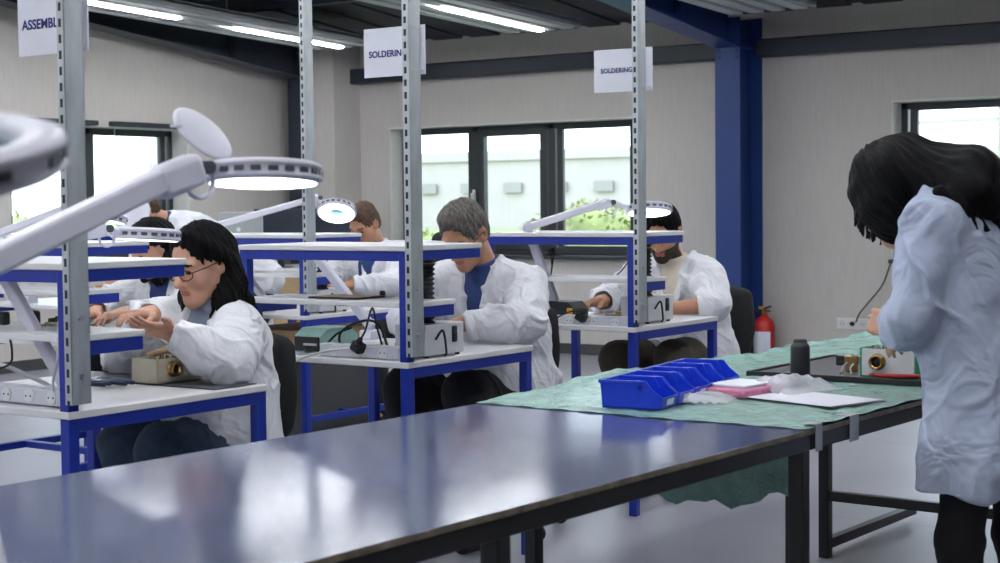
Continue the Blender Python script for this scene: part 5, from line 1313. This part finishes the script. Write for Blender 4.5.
monitor('dark monitor beside the silver monitor, left of the rear upright', (-9.26, 10.05, .75), .55, .42, .38, slate_m)
monitor('dark monitor farthest along the corner desk, behind the tilted lamp', (-9.15, 10.55, .75), .55, .50, .38, slate_m)

# ------------------------------------------------------------------ on the back wall
t = thing('fire_extinguisher', 'red fire extinguisher beside the foot of the blue column', 'fire extinguisher', (-5.335, 11.21, 0.0))
k = MB(); k.m(red_m); k.lathe([(0, 0), (.075, 0), (.081, .012), (.081, .30), (.074, .345), (.050, .375), (.026, .388), (.024, .40), (0, .40)]); part('cylinder', k, t)
k = MB(); k.m(label_m)
r = .0818; g = [[k.bm.verts.new((r * math.cos(a), r * math.sin(a), z)) for a in [math.radians(-150 + i * 10) for i in range(13)]] for z in (.085, .275)]
fs = [k.bm.faces.new((g[0][i], g[0][i + 1], g[1][i + 1], g[1][i])) for i in range(12)]; k._tag(fs, True); part('label', k, t)
k = MB(); k.m(brass_m); k.cyl((0, 0, .395), (0, 0, .44), .020, n=14); k.m(black_m); k.bar((0, .0, .445), (.075, -.05, .468), .018, .010); k.bar((0, 0, .432), (.07, -.045, .432), .016, .008); k.m(yellow_m); k.bar((-.05, .02, .452), (.0, -.005, .452), .012, .02); part('valve', k, t)
k = MB(); k.m(rubber_m); k.curve([(-.018, 0, .42), (-.075, .0, .40), (-.095, -.01, .30), (-.092, -.01, .14)], .010, 10); part('hose', k, t)
t = thing('wall_socket', 'white triple wall socket low on the back wall behind the rear table', 'socket', (-4.69, WY1, .34))
k = MB(); k.m(socket_m); k.box((-.125, -.011, -.042), (.125, 0, .042), .004); part('cover_plate', k, t)
for sx in (-.08, 0, .08):
    k = MB(); k.m(greyp_m); k.cyl((sx, -.0105, 0), (sx, -.013, 0), .028, n=24); k.m(rubber_m); k.cyl((sx - .011, -.012, 0), (sx - .011, -.0136, 0), .004, n=8); k.cyl((sx + .011, -.012, 0), (sx + .011, -.0136, 0), .004, n=8)
    part('outlet', k, t)
k = MB(); k.m(rubber_m); k.cyl((0, -.013, 0), (0, -.04, .004), .018, .012, n=14); solo('power_plug', k, 'dark plug in the middle of the wall socket', 'plug', (-4.69, WY1, .34), 0, 'black plugs in the power strips')

# chairs
make_chair('black swivel chair under the woman in glasses at the nearest workbench', (-3.57, 3.50, 0), 0)
make_chair('black swivel chair under the grey haired man', (-3.60, 5.07, 0), -.05, 1.0)
make_chair('black swivel chair under the bearded man, its back towards the blue column', (-3.50, 6.60, 0), -.1)
make_chair('black swivel chair of the brown haired man in the back, beside the middle window', (-5.78, 7.62, 0), .1).scale = (1, 1, 1.28)
make_chair('black swivel chair of the black haired person behind the nearest woman', (-5.35, 5.24, 0), 0)
make_chair('black swivel chair left empty behind the man bending before the left window', (-7.45, 7.35, 0), .9)
